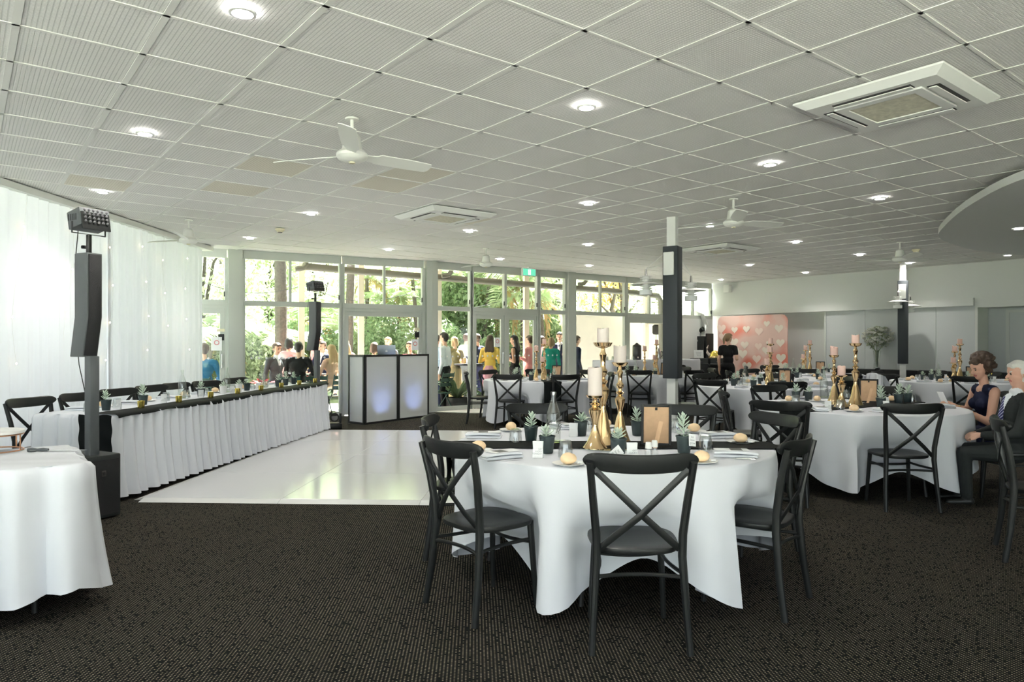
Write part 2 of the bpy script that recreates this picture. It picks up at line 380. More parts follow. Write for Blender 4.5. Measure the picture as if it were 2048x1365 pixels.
# ---------------- window wall: two straight runs of frames and panes
def run_xy(P, Q, s, out=0.0):
    e = (Q - P).normalized(); n = Vector((-e.y, e.x)); p = P + e * s + n * out; return p.x, p.y
def member(P, Q, s0, s1, z0, z1, depth, name, parent, m=M_frame, off=0.0):
    e = (Q - P).normalized(); x, y = run_xy(P, Q, (s0 + s1) / 2, off)
    return MB().box((x, y, (z0 + z1) / 2), (s1 - s0, depth, z1 - z0), math.atan2(e.y, e.x)).build(name, m, parent, smooth=False)
TZ0, TZ1, HD = 2.06, 2.15, 2.90
dotm = MB().lathe([(0.0001, -.001), (0.016, -.001), (0.016, .001), (0.0001, .001)], 8).mesh('safety_dot', M_paper, smooth=False)
winc = [0]
def bay(P, Q, pxs, upper, doors=(), lower=True, dots=None, name='window'):
    """one bay between the columns px[0] and px[-1]; inner px are full mullions; upper = mullions above the transom only"""
    winc[0] += 1
    root = struct(obj('%s_%d' % (name, winc[0]), None))
    s = [hit(p, P, Q) for p in pxs]; up = [hit(p, P, Q) for p in upper]
    member(P, Q, s[0], s[-1], HD, CZ + 0.03, 0.10, 'head', root)
    member(P, Q, s[0], s[-1], TZ0, TZ1, 0.11, 'transom', root)
    for x in s: member(P, Q, x - .032, x + .032, 0.0, HD, 0.09, 'mullion', root)
    for x in s[1:-1] + s[-1:]: member(P, Q, x - .05, x - .035, TZ1 + .06, TZ1 + .15, .03, 'window_latch', root, M_blackmetal, -.05)
    for x in up: member(P, Q, x - .022, x + .022, TZ1, HD, 0.07, 'mullion', root)
    us = sorted(s + up)
    for a, b in zip(us, us[1:]):
        member(P, Q, a + .022, b - .022, TZ1, HD, 0.006, 'pane', root, M_glass)
    for i, (a, b) in enumerate(zip(s, s[1:])):
        if not lower: member(P, Q, a, b, 0, TZ0, 0.12, 'infill_panel', root, M_wall); continue
        if i in doors:
            f = .075; hd = 2.0
            member(P, Q, a, b, hd, TZ0, 0.08, 'door_head', root)
            lf = struct(obj('door_leaf', None, root)); 
            for q0, q1, z0, z1 in ((a + .034, a + .034 + f, .02, hd), (b - .034 - f, b - .034, .02, hd), (a + .1, b - .1, hd - .09, hd), (a + .1, b - .1, .02, .18)):
                member(P, Q, q0, q1, z0, z1, 0.05, 'door_rail', lf)
            member(P, Q, a + .1, b - .1, .18, hd - .09, 0.006, 'pane', lf, M_glass)
            for off in (-.05, .05):
                x, y = run_xy(P, Q, b - .075, off); MB().tube([(x, y, .95), (x, y, 1.2)], .011).build('door_handle', M_steel, lf)
        else:
            member(P, Q, a, b, 0, .09, 0.09, 'sill', root)
            member(P, Q, a + .03, b - .03, .09, TZ0, 0.006, 'pane', root, M_glass)
        if dots and i in dots:
            e = (Q - P).normalized(); dm = MB(); k = int((b - a - .2) / .13)
            for j in range(k):
                x, y = run_xy(P, Q, a + .14 + j * .13, -.012); ang = math.atan2(e.y, e.x)
                ring = [(x + math.cos(t) * .021 * e.x, y + math.cos(t) * .021 * e.y, 1.12 + math.sin(t) * .021) for t in [2 * math.pi * q / 8 for q in range(8)]]
                dm.add(ring, [tuple(range(8))])
            if k > 0: o = dm.build('safety_dots', M_paper, root, smooth=False); o['kind'] = 'stuff'
    return root
trimc = [1]
def column(P, Q, p0, p1, depth=0.22):
    trimc[0] += 1
    struct(member(P, Q, hit(p0, P, Q), hit(p1, P, Q), 0, CZ + 0.03, depth, 'trim_%d' % trimc[0], None, M_frame))
bay(WA, WB, [366, 453], [], doors=(0,), dots=(0,))
column(WA, WB, 456, 484)
bay(WA, WB, [486, 681], [580], dots=(0,))
bay(WA, WB, [685, 846], [768], doors=(0,))
column(WA, WB, 850, 861)
column(WB, WC, 858, 869)
bay(WB, WC, [871, 940], [], dots=(0,))
bay(WB, WC, [943, 1009, 1074], [], doors=(0, 1), dots=(0, 1))
bay(WB, WC, [1077, 1130], [], dots=(0,))
column(WB, WC, 1131, 1146)
bay(WB, WC, [1148, 1249], [1200])
bay(WB, WC, [1252, 1345], [1298], doors=(0,))
bay(WB, WC, [1347, 1421], [1385], lower=False)
# glazing behind the curtain and behind the lens
def simple_glazing(P, Q, n):
    winc[0] += 1; root = struct(obj('window_%d' % winc[0], None)); L_ = (Q - P).length
    for i in range(n + 1):
        s = L_ * i / n; member(P, Q, max(0, s - .03), min(L_, s + .03), 0, CZ + .03, .09, 'mullion', root)
    member(P, Q, 0, L_, HD, CZ + .03, .09, 'head', root); member(P, Q, 0, L_, 0, .09, .09, 'sill', root)
    for i in range(n): member(P, Q, L_ * i / n + .03, L_ * (i + 1) / n - .03, .09, HD, .006, 'pane', root, M_glass)
simple_glazing(Vector((-5.72, -2.3)), Vector((-5.72, 12.0)), 8)
simple_glazing(Vector((-5.7, -2.3)), Vector((6.0, -2.3)), 6)
struct(MB().box((8.0, -2.3, CZ / 2), (4.0, 0.1, CZ + .06)).build('wall_back', M_wall, smooth=False))
e = (WD - Vector((10.0, -2.3))); c = (WD + Vector((10.0, -2.3))) / 2
struct(MB().box((c.x + .05, c.y, CZ / 2), (e.length, 0.1, CZ + .06), math.atan2(e.y, e.x)).build('wall_right', M_wall, smooth=False))
# ---------------- far wall: bulkhead, rail box, sliding partitions, recess with door
FW = (WC, WD); fl = (WD - WC).length
s1650, s1950 = hit(1652, *FW), hit(1950, *FW)
struct(member(*FW, 0, fl, 2.30, CZ + .05, 0.12, 'wall_far_bulkhead', None, M_wall, 0.06))
struct(member(*FW, -.25, s1950, 2.16, 2.32, 0.2, 'trim_20', None, M_wall, 0.0))
struct(member(*FW, -.6, s1650 + .05, 0, 2.30, 0.08, 'wall_far', None, M_wall, 0.34))
ppx = [1652, 1730, 1795, 1872, 1950]; pr = struct(obj('wall_partition', None))
for a, b in zip(ppx, ppx[1:]):
    member(*FW, hit(a, *FW) + .004, hit(b, *FW) - .004, 0.02, 2.17, 0.06, 'partition_panel', pr, M_wall2, 0.03)
struct(member(*FW, -.6, fl, 2.28, 2.34, 0.75, 'trim_24', None, M_wall, 0.36))
struct(member(*FW, s1650 - .04, s1650, 0, 2.17, .42, 'trim_21', None, M_wall, 0.2))
struct(member(*FW, s1950, fl, 2.12, 2.31, 0.62, 'trim_22', None, M_wall, 0.3))
struct(member(*FW, s1950, s1950 + .05, 0, 2.14, .62, 'trim_23', None, M_wall, 0.3))
struct(member(*FW, s1950, fl, 0, 2.14, 0.06, 'wall_alcove', None, M_wall2, 0.62))
dr = struct(obj('door_9', None)); s0 = hit(2000, *FW)
member(*FW, s0, s0 + 1.1, 0.0, 2.02, 0.04, 'door_panel', dr, M_wall2, 0.565)
for a, b, z0, z1 in ((s0 - .06, s0, 0, 2.08), (s0 + 1.1, s0 + 1.16, 0, 2.08), (s0, s0 + 1.1, 2.02, 2.08)): member(*FW, a, b, z0, z1, .07, 'architrave', dr, M_wall, 0.56)
# black low sideboard along the partition
sb = thing('sideboard', 'long low black sideboard running along the grey partition wall', 'sideboard')
sa, sz = hit(1660, *FW), hit(2100, *FW)
member(*FW, sa, sz, 0.06, .78, .36, 'body', sb, M_black, -.20); member(*FW, sa - .02, sz + .02, .78, .81, .40, 'top', sb, M_black, -.20); member(*FW, sa + .05, sz - .05, 0, .06, .3, 'plinth', sb, M_black, -.20)
# small fittings on the bulkhead
x, y = run_xy(*FW, hit(1459, *FW), -.09)
sp = thing('wall_speaker', 'small white speaker box bracketed to the high wall in the corner', 'speaker', (x, y, zat(578, y)))
MB().box((0, 0, 0), (.17, .14, .2), math.atan2(-.79, .61)).build('housing', M_white, sp, bevel=.01); MB().box((.03, .06, .02), (.05, .12, .04), math.atan2(-.79, .61)).build('bracket', M_white, sp)
# ---------------- columns inside the hall
def pillar(px, ybot, ytop, d, rz, w, label, arms):
    t = thing('pillar', label, 'pillar', at(px, d), rz)
    MB().box((0, 0, CZ / 2), (.115, .115, CZ)).build('post', M_white, t, smooth=False)
    z0, z1 = zat(ybot, d), zat(ytop, d)
    MB().box((0, 0, (z0 + z1) / 2), (w, w, z1 - z0)).build('padding_sleeve', M_navyp, t, bevel=.008)
    MB().box((-.01, -w / 2 - .02, z1 - .23), (.14, .035, .30)).build('junction_box', M_white, t, bevel=.01)
    for k, (ax, ay, dz) in enumerate(arms):
        lp = thing('bracket_lamp', 'white slatted %s lamp on thin arms on the %s' % (('disc', 'saucer')[k], 'thick navy pillar beside the buffet' if d < 12 else 'slim pillar by the far partition'), 'lamp', at(px, d), 0)
        tip = Vector((ax, ay, z1 - .20 + dz)); base = Vector((ax, ay, 0)).normalized() * .1
        for h in (.09, -.06): MB().tube([(base.x, base.y, z1 - .17 + h), tip], .006, 6).build('arm', M_white, lp)
        MB().tube([tip, tip - Vector((0, 0, .09))], [.012, .02]).build('socket', M_steel, lp)
        top = tip - Vector((0, 0, .09))
        for i, zz in enumerate((0, .03, .06, .125, .155)): MB().lathe([(.055, 0), (.078, .002), (.078, .010), (.055, .012)], 20, top - Vector((0, 0, zz + .012)), False, False).build('louvre_ring', M_white, lp)
        MB().lathe([(.06, .022), (.12, .014), (.20, -.012), (.205, -.014), (.12, .006), (.06, .012)], 28, top - Vector((0, 0, .10))).build('disc_shade', M_white, lp)
        MB().lathe([(.058, 0), (.082, 0), (.082, .062), (.05, .066)], 20, top - Vector((0, 0, .245))).build('diffuser', M_paper, lp)
        MB().lathe([(.045, 0), (.045, .235)], 12, top - Vector((0, 0, .24))).build('core', M_potw, lp)
    return t
pillar(1345, 757, 494, 9.2, R(-32), .20, 'navy padded pillar with a white post above and below, beside the buffet', [(-.36, -.05, -.10), (.30, .22, -.16)])
pillar(1806, 728, 562, 14.6, R(-32), .19, 'navy padded pillar in front of the grey partition wall', [(-.22, -.2, -.05), (.24, .15, -.12)])
# ---------------- dance floor of twelve gloss panels
DN, DW = Vector((-3.22, 6.12)), Vector((0.999, -0.045)).normalized(); DL = Vector((0.048, 0.999)).normalized()
dfl = thing('dance_floor', 'glossy white portable dance floor of square panels', 'dance floor')
pw = 1.22; rzd = math.atan2(DW.y, DW.x)
for i in range(3):
    for j in range(4):
        c = DN + DW * (pw * (i + .5)) + DL * (pw * (j + .5))
        MB().box((c.x, c.y, .0125), (pw - .003, pw - .003, .025), rzd).build('floor_panel', M_danc, dfl, bevel=.002, seg=1, smooth=False)
def ramp(a, b, out):
    a, b, out = Vector(a), Vector(b), Vector(out); o = out * .09
    vs = [(a.x, a.y, 0.001), (b.x, b.y, 0.001), (b.x, b.y, .024), (a.x, a.y, .024), (a.x + o.x, a.y + o.y, 0.002), (b.x + o.x, b.y + o.y, 0.002)]
    MB().add(vs, [(4, 5, 2, 3), (0, 1, 5, 4), (3, 2, 1, 0), (0, 4, 3), (1, 2, 5)]).build('edge_ramp', M_edge, dfl, smooth=False)
for i in range(3):
    ramp(DN + DW * (pw * i + .002), DN + DW * (pw * (i + 1) - .002), -DL); q = DN + DL * (4 * pw)
    ramp(q + DW * (pw * i + .002), q + DW * (pw * (i + 1) - .002), DL)
for j in range(4):
    ramp(DN + DL * (pw * j), DN + DL * (pw * (j + 1)), -DW); q = DN + DW * (3 * pw); ramp(q + DL * (pw * j), q + DL * (pw * (j + 1)), DW)
# concrete threshold inside the glass doors
th = [run_xy(WB, WC, hit(862, WB, WC), -.06), run_xy(WB, WC, hit(1125, WB, WC), -.06), run_xy(WB, WC, hit(1125, WB, WC), -.55), run_xy(WB, WC, hit(985, WB, WC), -1.45), run_xy(WB, WC, hit(905, WB, WC), -.75)]
struct(MB().prism(th[::-1], 0, .012).build('floor_threshold', mat('pale_concrete', (0.72, 0.70, 0.66), .7, var=.08), smooth=False))
# ---------------- sheer curtains in four drops
def curtain(y0, y1, seed, label):
    r = random.Random(seed); n = int((y1 - y0) * 46); rows = 7; vs = []; fs = []
    ph = [(r.uniform(0, 6), r.uniform(22, 30), .022), (r.uniform(0, 6), r.uniform(40, 56), .012), (r.uniform(0, 6), r.uniform(6, 10), .018)]
    for k in range(rows):
        z = 2.955 * (1 - k / (rows - 1)) + .012
        amp = .6 + .5 * k / (rows - 1)
        for i in range(n + 1):
            y = y0 + (y1 - y0) * i / n
            x = -5.2 + amp * sum(a * math.sin(f * (y + .12 * math.sin(y * 3.1 + seed)) + p + .15 * k * math.sin(y * 2 + p)) for p, f, a in ph) - .05 * max(0, (y - 9.5) / 2.4) ** 2
            vs.append((x, y, z))
    for k in range(rows - 1):
        for i in range(n): fs.append((k * (n + 1) + i, k * (n + 1) + i + 1, (k + 1) * (n + 1) + i + 1, (k + 1) * (n + 1) + i))
    o = MB().add(vs, fs).build('sheer_curtain', M_sheer, auto=180)
    return tag(o, label, 'curtain', 'sheer curtains along the side wall')
for i, (a, b) in enumerate(((-1.2, 2.64), (2.56, 5.94), (5.86, 9.04), (8.96, 11.92))):
    curtain(a, b, 11 + i, ['floor-length sheer white curtain drop beyond the cake table', 'floor-length sheer white curtain drop behind the cake table', 'floor-length sheer white curtain drop behind the near column speaker', 'floor-length sheer white curtain drop ending at the glass door'][i])
flm = emitter('fairy_light_glow', (1.0, 0.78, 0.45), 5.0)
fme = MB().ell((0, 0, 0), (.008, .008, .010), 8, 6).mesh('bulb', flm)
for k, y0 in enumerate((6.6, 7.3, 8.1, 8.9, 9.8, 10.4, 11.1)):
    t = thing('fairy_light_string', 'thin string of tiny warm fairy lights hanging down the sheer curtain', 'lights', (-5.135, y0, 0), group='fairy light strings on the curtains')
    z = CZ - .07; pts = []
    while z > .9 + (k % 3) * .2:
        pts.append((.004 * math.sin(z * 7), .10 * math.sin(z * 2.3 + k), z)); z -= .12
    MB().tube(pts, .0015, 4).build('wire', M_paper, t)
    for i in range(2 + k % 2, len(pts), 4): obj('bulb', fme, t, pts[i])
# ---------------- ceiling fittings
dl = thing('downlight', 'round recessed downlight glowing in the tiled ceiling', 'light', group='ceiling downlights')
MB().lathe([(.048, .012), (.052, 0), (.066, .002), (.068, .012)], 24, (0, 0, -.014), False, False).build('trim_ring', M_white, dl)
MB().lathe([(.001, .004), (.05, .004), (.05, .010), (.001, .010)], 24, (0, 0, -.012), False, False).build('lens', M_lamp, dl)
DLP = Proto(dl)
for px, py in ((485, 25), (290, 267), (205, 384), (500, 477), (622, 428), (777, 500), (939, 463), (1000, 519), (1177, 408), (1177, 490), (1178, 532), (1173, 214), (1540, 329), (1420, 452), (1592, 485), (1760, 397), (1720, 510), (1611, 546), (1499, 531), (1442, 560), (1818, 527)):
    p = CE(px, py); DLP.put((p.x, p.y, CZ + .004))
for px, py in ((2037, 457), (2015, 510)):
    p = G(px, py, CZ - .14); DLP.put((p.x, p.y, CZ - .14), label='round recessed downlight glowing in the curved white ceiling island', group='ceiling island downlights')
def lamp_at(x, y, z):
    l = bpy.data.lights.new('downlight_beam', 'SPOT'); l.energy = LAMP_W; l.spot_size = R(125); l.spot_blend = 1.0; l.shadow_soft_size = .05; l.color = (1, .95, .88)
    o = bpy.data.objects.new('downlight_beam', l); COL.objects.link(o); o.location = (x, y, z)
for o in [o for o in COL.objects if o.name.split('.')[0] == 'downlight']: lamp_at(o.location.x, o.location.y, o.location.z - .03)
for x, y in ((-3.2, 1.0), (0.6, 1.2), (4.2, 1.6)): DLP.put((x, y, CZ + .004)); lamp_at(x, y, CZ - .03)
def fan(px, py, a0, label):
    p = CE(px, py); t = thing('ceiling_fan', label, 'fan', (p.x, p.y, CZ), a0)
    MB().lathe([(.012, -.012), (.05, -.012), (.05, 0), (.012, 0)], 16).build('ceiling_plate', M_fan, t)
    MB().tube([(0, 0, -.005), (0, 0, -.20)], .013, 10).build('down_rod', M_fan, t)
    MB().lathe([(.02, -.25), (.075, -.24), (.062, -.14), (.04, -.12), (.013, -.115)], 20).build('canopy', M_fan, t)
    MB().lathe([(.001, -.325), (.06, -.322), (.10, -.305), (.115, -.285), (.115, -.265), (.09, -.24), (.02, -.235)], 28).build('motor', M_fan, t)
    MB().lathe([(.001, -.334), (.022, -.333), (.026, -.322), (.001, -.320)], 12).build('cap', M_brown, t)
    bm = MB(); vs = []
    for i, (r0, w, dz) in enumerate(((.11, .03, 0), (.19, .045, 0), (.22, .062, .004), (.45, .066, .008), (.66, .058, .010), (.68, .03, .010))):
        for sy, zz in ((-1, .018), (1, -.018)):
            for tk in (-.003, .003): vs.append((r0, sy * w, -.272 + dz + zz * (w / .06) + tk))
    fs = [(0, 1, 3, 2), (20, 22, 23, 21)]
    for i in range(5):
        b = i * 4; fs += [(b, b + 4, b + 5, b + 1), (b + 2, b + 3, b + 7, b + 6), (b + 1, b + 5, b + 7, b + 3), (b, b + 2, b + 6, b + 4)]
    me = bm.add(vs, fs).mesh('blade', M_fan)
    for k in range(3): obj('blade', me, t, rz=k * 2 * math.pi / 3)
    return t
fan(704, 237, R(-80), 'white three-blade ceiling fan above the dance floor')
fan(377, 440, R(40), 'white three-blade ceiling fan by the end of the sheer curtain')
fan(972, 497, R(10), 'white three-blade ceiling fan near the green exit sign')
fan(1467, 398, R(20), 'white three-blade ceiling fan above the couple\'s table')
fan(1800, 485, R(25), 'white three-blade ceiling fan above the slim far pillar')
def cassette(c, label):
    t = thing('air_conditioner', label, 'air conditioner', (c[0], c[1], CZ), GA); s = .475
    def slab(name, h, z0, z1, m, hole=0):
        mb = MB()
        if hole:
            for sx, sy, dx, dy in ((0, 1, h, (h - hole) / 2), (0, -1, h, (h - hole) / 2), (1, 0, (h - hole) / 2, hole), (-1, 0, (h - hole) / 2, hole)):
                mb.box((sx * (h + hole) / 2, sy * (h + hole) / 2, (z0 + z1) / 2), (2 * dx, 2 * dy, z1 - z0))
        else: mb.box((0, 0, (z0 + z1) / 2), (2 * h, 2 * h, z1 - z0))
        return mb.build(name, m, t, bevel=0 if hole else .006, smooth=False)
    vs = [(sx * q, sy * q, z) for q, z in ((s, 0.0), (s, -.012), (s - .06, -.05)) for sx, sy in ((-1, -1), (1, -1), (1, 1), (-1, 1))]
    fs = [(11, 10, 9, 8)] + [(k * 4 + i, k * 4 + 4 + i, k * 4 + 4 + (i + 1) % 4, k * 4 + (i + 1) % 4) for k in (0, 1) for i in range(4)]
    MB().add(vs, fs).build('fascia', M_white, t, smooth=False)
    slab('grille_frame', .28, -.062, -.050, M_white, .215); slab('filter', .215, -.056, -.050, M_acg)
    for k in range(4):
        a = k * math.pi / 2; ca, sa = math.cos(a), math.sin(a)
        MB().box((.335 * ca, .335 * sa, -.0515), (.075, .50, .004), a).build('air_slot', M_void, t, smooth=False)
        MB().box((.33 * ca, .33 * sa, -.060), (.045, .49, .006), a, ).build('louvre', M_white, t, smooth=False)
cassette((2.62, 4.79), 'large ceiling air conditioner cassette with a beige dusty filter')
p = CE(890, 430); cassette((p.x, p.y), 'ceiling air conditioner cassette above the middle of the dance floor')
p = CE(1440, 497); cassette((p.x, p.y), 'ceiling air conditioner cassette behind the thick navy pillar')
for px, py, lb in ((560, 458, 'round beige smoke detector on the ceiling over the dance floor'), (1832, 499, 'round beige smoke detector on the ceiling beside the far fan')):
    p = CE(px, py); t = thing('smoke_detector', lb, 'smoke detector', (p.x, p.y, CZ))
    MB().lathe([(.001, -.05), (.04, -.05), (.05, -.03), (.065, -.022), (.068, 0)], 20).build('housing', M_brown, t); MB().lathe([(.03, -.056), (.034, -.05)], 12).build('vent', M_blackmetal, t)
# exit sign
x, y = run_xy(WB, WC, hit(1027, WB, WC), -.55)
t = thing('exit_sign', 'green and white running-man exit sign hung over the double doors', 'sign', (x, y, 0), math.atan2((WC - WB).y, (WC - WB).x))
MB().box((0, 0, zat(545, y)), (.36, .05, .17)).build('housing', M_white, t, bevel=.006)
MB().box((0, -.027, zat(545, y)), (.33, .004, .14)).build('face', emitter('exit_green', (.10, .45, .28), .5), t, smooth=False)
wmn = MB(); z = zat(545, y); wmn.box((0, -.031, z), (.07, .003, .11)); wmn.build('doorway_symbol', emitter('exit_white', (.9, 1, .95), .45), t, smooth=False)
gm = MB(); gm.ell((-.005, -.034, z + .035), (.011, .002, .011)); gm.tube([(-.004, -.034, z + .022), (.004, -.034, z - .008)], .009, 6, (1, .3)); gm.tube([(.004, -.034, z - .008), (-.016, -.034, z - .022), (-.03, -.034, z - .03)], .006, 6, (1, .3)); gm.tube([(.004, -.034, z - .008), (.018, -.034, z - .026), (.012, -.034, z - .045)], .006, 6, (1, .3)); gm.tube([(-.022, -.034, z + .004), (0, -.034, z + .016), (.022, -.034, z + .006)], .005, 6, (1, .3))
gm.build('running_man', MT['exit_green'], t)
MB().tube([(0, 0, z + .08), (0, 0, CZ + .01)], .006).build('hanger', M_white, t)
# ================================================================== OUTSIDE
M_paving = mat('pale_paving', (0.61, 0.59, 0.56), .8, var=.08, vscale=1.5)
M_lawn = mat('lawn_grass', (0.18, 0.23, 0.12), .9, var=.3, vscale=3)
M_soffit = mat('soffit_paint', (0.72, 0.66, 0.56), .6)
M_gutter = mat('gutter_paint', (0.16, 0.155, 0.13), .5)
M_extwall = mat('rendered_wall', (0.40, 0.375, 0.33), .8, var=.07, vscale=2)
M_bark = mat('palm_bark', (0.085, 0.075, 0.06), .9, bump=.6, bscale=30, var=.3, vscale=20)
GZ = -0.10
struct(MB().prism([(-40, -30), (40, -30), (40, 46), (-40, 46)], GZ - .1, GZ - .05).build('ground', M_lawn, smooth=False))
struct(MB().prism([(-14, -14), (16, -14), (16, -2.36), (-14, -2.36)], GZ - .05, GZ).build('unseen_bounce_ground', M_paving, smooth=False))  # unseen pale ground added to bounce sunlight up to the ceiling
struct(MB().prism([(-14, -2.36), (-5.85, -2.36), (-5.85, 11.7), (-14, 11.7)], GZ - .05, GZ).build('unseen_dim_ground', mat('dim_ground_grey', (.30, .30, .30), .9, var=.3, vscale=40), smooth=False))  # unseen duller ground added to weaken the bounce through the curtains
def outp(px, out, z=0.0):
    P, Q = (WA, WB) if px < 860 else (WB, WC)
    x, y = run_xy(P, Q, hit(px, P, Q), out); return Vector((x, y, z))
def outr(px, out, z=0.0):
    P, Q = (WA, WB) if px < 860 else (WB, WC)
    y0 = run_xy(P, Q, hit(px, P, Q))[1]; return at(px, y0 + out * 1.12, z)
pa = [outp(250, .06), outp(859, .06), outp(1500, .06), outp(1500, 4.2), outp(859, 4.4), outp(250, 3.6)]
struct(MB().prism([(p.x, p.y) for p in pa[::-1]], GZ - .05, GZ).build('patio_paving', M_paving, smooth=False))
# eaves: sloping soffit, gutter, downpipe elbows, posts
def eave(p0, p1, nm):
    a, b = outp(p0, .05), outp(p1, .05); c, d = outp(p1, 1.9), outp(p0, 1.9)
    vs = [(q.x, q.y, z) for q, z in ((a, CZ + .02), (b, CZ + .02), (c, CZ + .10), (d, CZ + .10))]; vs += [(x, y, z + .08) for x, y, z in vs]
    struct(MB().add(vs, [(3, 2, 1, 0), (4, 5, 6, 7), (0, 1, 5, 4), (1, 2, 6, 5), (2, 3, 7, 6), (3, 0, 4, 7)]).build(nm, M_soffit, smooth=False))
eave(180, 859.5, 'soffit_1'); eave(860.5, 1430, 'soffit_2')
gt = thing('gutter_pipe', 'long grey stormwater pipe running along the eaves outside the glass', 'pipe')
pts = [outr(605, 1.2, 2.97), outr(700, 1.25, 2.93), outr(856, 1.35, 2.88)] + [outr(864, 1.35, 2.88), outr(1000, 1.3, 2.84), outr(1150, 1.2, 2.80), outr(1270, 1.1, 2.76), outr(1316, 1.0, 2.70), outr(1322, 1.0, 2.55), outr(1323, 1.0, 1.0), outr(1323, 1.0, GZ)]
MB().tube(pts, .075, 12).build('main_run', M_gutter, gt)
for px in (612, 902, 1172):
    q = outr(px, 1.15, 0); MB().tube([(q.x, q.y, CZ + .06), (q.x, q.y, 3.0), (q.x - .05, q.y - .02, 2.93), (q.x - .2, q.y - .08, 2.9)], .055, 10).build('elbow', M_gutter, gt)
for k, px in enumerate((603, 722, 877, 1052, 1137, 1292)):
    q = outr(px, 1.75); o = MB().box((q.x, q.y, 1.5), (.12, .12, 3.25), .4).build('veranda_post', M_soffit, smooth=False)
    tag(o, 'square cream veranda post holding up the eaves outside the glass', 'post', 'veranda posts')
# rendered garden wall and louvred screen at the end of the patio
a, b = outr(1150, 3.1), outr(1520, 2.6)
e_ = (b - a).xy; c_ = (a + b) / 2
struct(MB().box((c_.x, c_.y, 1.05), (e_.length, .15, 2.3), math.atan2(e_.y, e_.x)).build('garden_wall', M_extwall, smooth=False))
ls = thing('louvre_screen', 'white slatted louvre screen beyond the high corner window', 'screen')
a, b = outr(1345, 1.6), outr(1470, 1.6); e_ = (b - a).xy; c_ = (a + b) / 2
for i in range(11): MB().box((c_.x, c_.y, 2.0 + i * .13), (e_.length, .03, .10), math.atan2(e_.y, e_.x), ).build('slat', M_white, ls, smooth=False)
for q in (a, b): MB().box((q.x, q.y, 1.65), (.06, .08, 3.5), math.atan2(e_.y, e_.x)).build('stile', M_white, ls, smooth=False)
# ---------------- foliage
def leafmat(n, c, t=.45): return mat(n, c, .55, trans=t, var=.35, vscale=1.2, spec=.3)
LM = [leafmat('leaf_fresh', (.46, .55, .33), .5), leafmat('leaf_deep', (.25, .34, .19)), leafmat('leaf_olive', (.48, .53, .38), .5), leafmat('leaf_pale', (.58, .63, .49), .5), leafmat('leaf_rust', (.60, .44, .20), .5)]
def leaf_cloud(name, m, parent, blobs, n, size, seed, slim=.42):
    r = np.random.default_rng(seed); w = np.array([b[1][0] * b[1][1] * b[1][2] for b in blobs]) ** .67; w /= w.sum()
    which = r.choice(len(blobs), n, p=w); d = r.normal(size=(n, 3)); d /= np.linalg.norm(d, axis=1)[:, None]
    rad = r.uniform(.35, 1.0, n) ** .6
    C = np.array([b[0] for b in blobs])[which] + d * np.array([b[1] for b in blobs])[which] * rad[:, None]
    a = r.normal(size=(n, 3)); a[:, 2] -= .3; a /= np.linalg.norm(a, axis=1)[:, None]
    b = np.cross(a, r.normal(size=(n, 3))); b /= np.linalg.norm(b, axis=1)[:, None]
    s = size * r.uniform(.6, 1.4, n)[:, None]
    V = np.empty((n, 4, 3)); V[:, 0] = C - a * s; V[:, 1] = C + b * s * slim; V[:, 2] = C + a * s; V[:, 3] = C - b * s * slim
    me = bpy.data.meshes.new(name); me.vertices.add(4 * n); me.vertices.foreach_set('co', V.ravel())
    me.loops.add(4 * n); me.loops.foreach_set('vertex_index', np.arange(4 * n, dtype=np.int32)); me.polygons.add(n)
    me.polygons.foreach_set('loop_start', np.arange(0, 4 * n, 4, dtype=np.int32)); me.polygons.foreach_set('loop_total', np.full(n, 4, dtype=np.int32))
    me.materials.append(m); me.update(calc_edges=True); o = obj(name, me, parent); o['kind'] = 'stuff'; return o
def tree(px, d, h, cr, m, n, size, seed, label, low=.3):
    p = at(px, d, GZ); t = thing('tree', label, 'tree', p); r = random.Random(seed); blobs = []
    for i in range(9):
        a = r.uniform(0, 6.28); q = r.uniform(.1, .75) * cr
        blobs.append(((math.cos(a) * q, math.sin(a) * q, r.uniform(low * h, h)), (cr * r.uniform(.35, .6), cr * r.uniform(.35, .6), h * r.uniform(.12, .2))))
    leaf_cloud('foliage', m, t, blobs, n, size, seed)
    pts = [(0, 0, 0)]
    for i in range(1, 6): pts.append((r.uniform(-.1, .1) * i, r.uniform(-.1, .1) * i, h * .14 * i))
    MB().tube(pts, [.16, .14, .12, .1, .07, .04], 8).build('trunk', M_bark, t)
    for b in blobs[:6]: MB().tube([pts[2], ((pts[3][0] + b[0][0]) / 2, b[0][1] / 2, (pts[3][2] + b[0][2]) / 2), b[0]], [.06, .04, .015], 6).build('branch', M_bark, t)
kinds = ['tall leafy tree with pale sunlit leaves in the garden', 'dense dark green tree in the garden', 'loose olive-green tree in the garden', 'light feathery tree in the garden', 'rust-tinged small tree by the garden wall']
spec = [(395, 19, 6.5, 2.2, 2), (470, 24, 8.0, 3.0, 3), (545, 22, 7.5, 2.4, 0), (420, 30, 9.5, 3.8, 3), (640, 26, 8.5, 3.2, 3), (590, 33, 10, 4.2, 2), (735, 24, 7.0, 2.6, 0), (800, 29, 8.2, 3.2, 2), (870, 23, 3.4, 1.6, 1), (905, 31, 7.5, 3.4, 3), (935, 21.5, 3.6, 1.5, 1), (985, 24, 7.2, 2.4, 0), (1050, 27, 8.0, 3.0, 2), (1110, 23, 6.2, 2.2, 0), (1180, 29, 9.0, 3.6, 3), (1240, 26, 7.6, 2.6, 0), (1320, 31, 9, 3.6, 2), (350, 25, 8, 3, 0)]
for i, (px, d, h, cr, k) in enumerate(spec):
    tree(px, d, h, cr, LM[k], 7000, .075 + .01 * (k == 1), 40 + i, kinds[k])
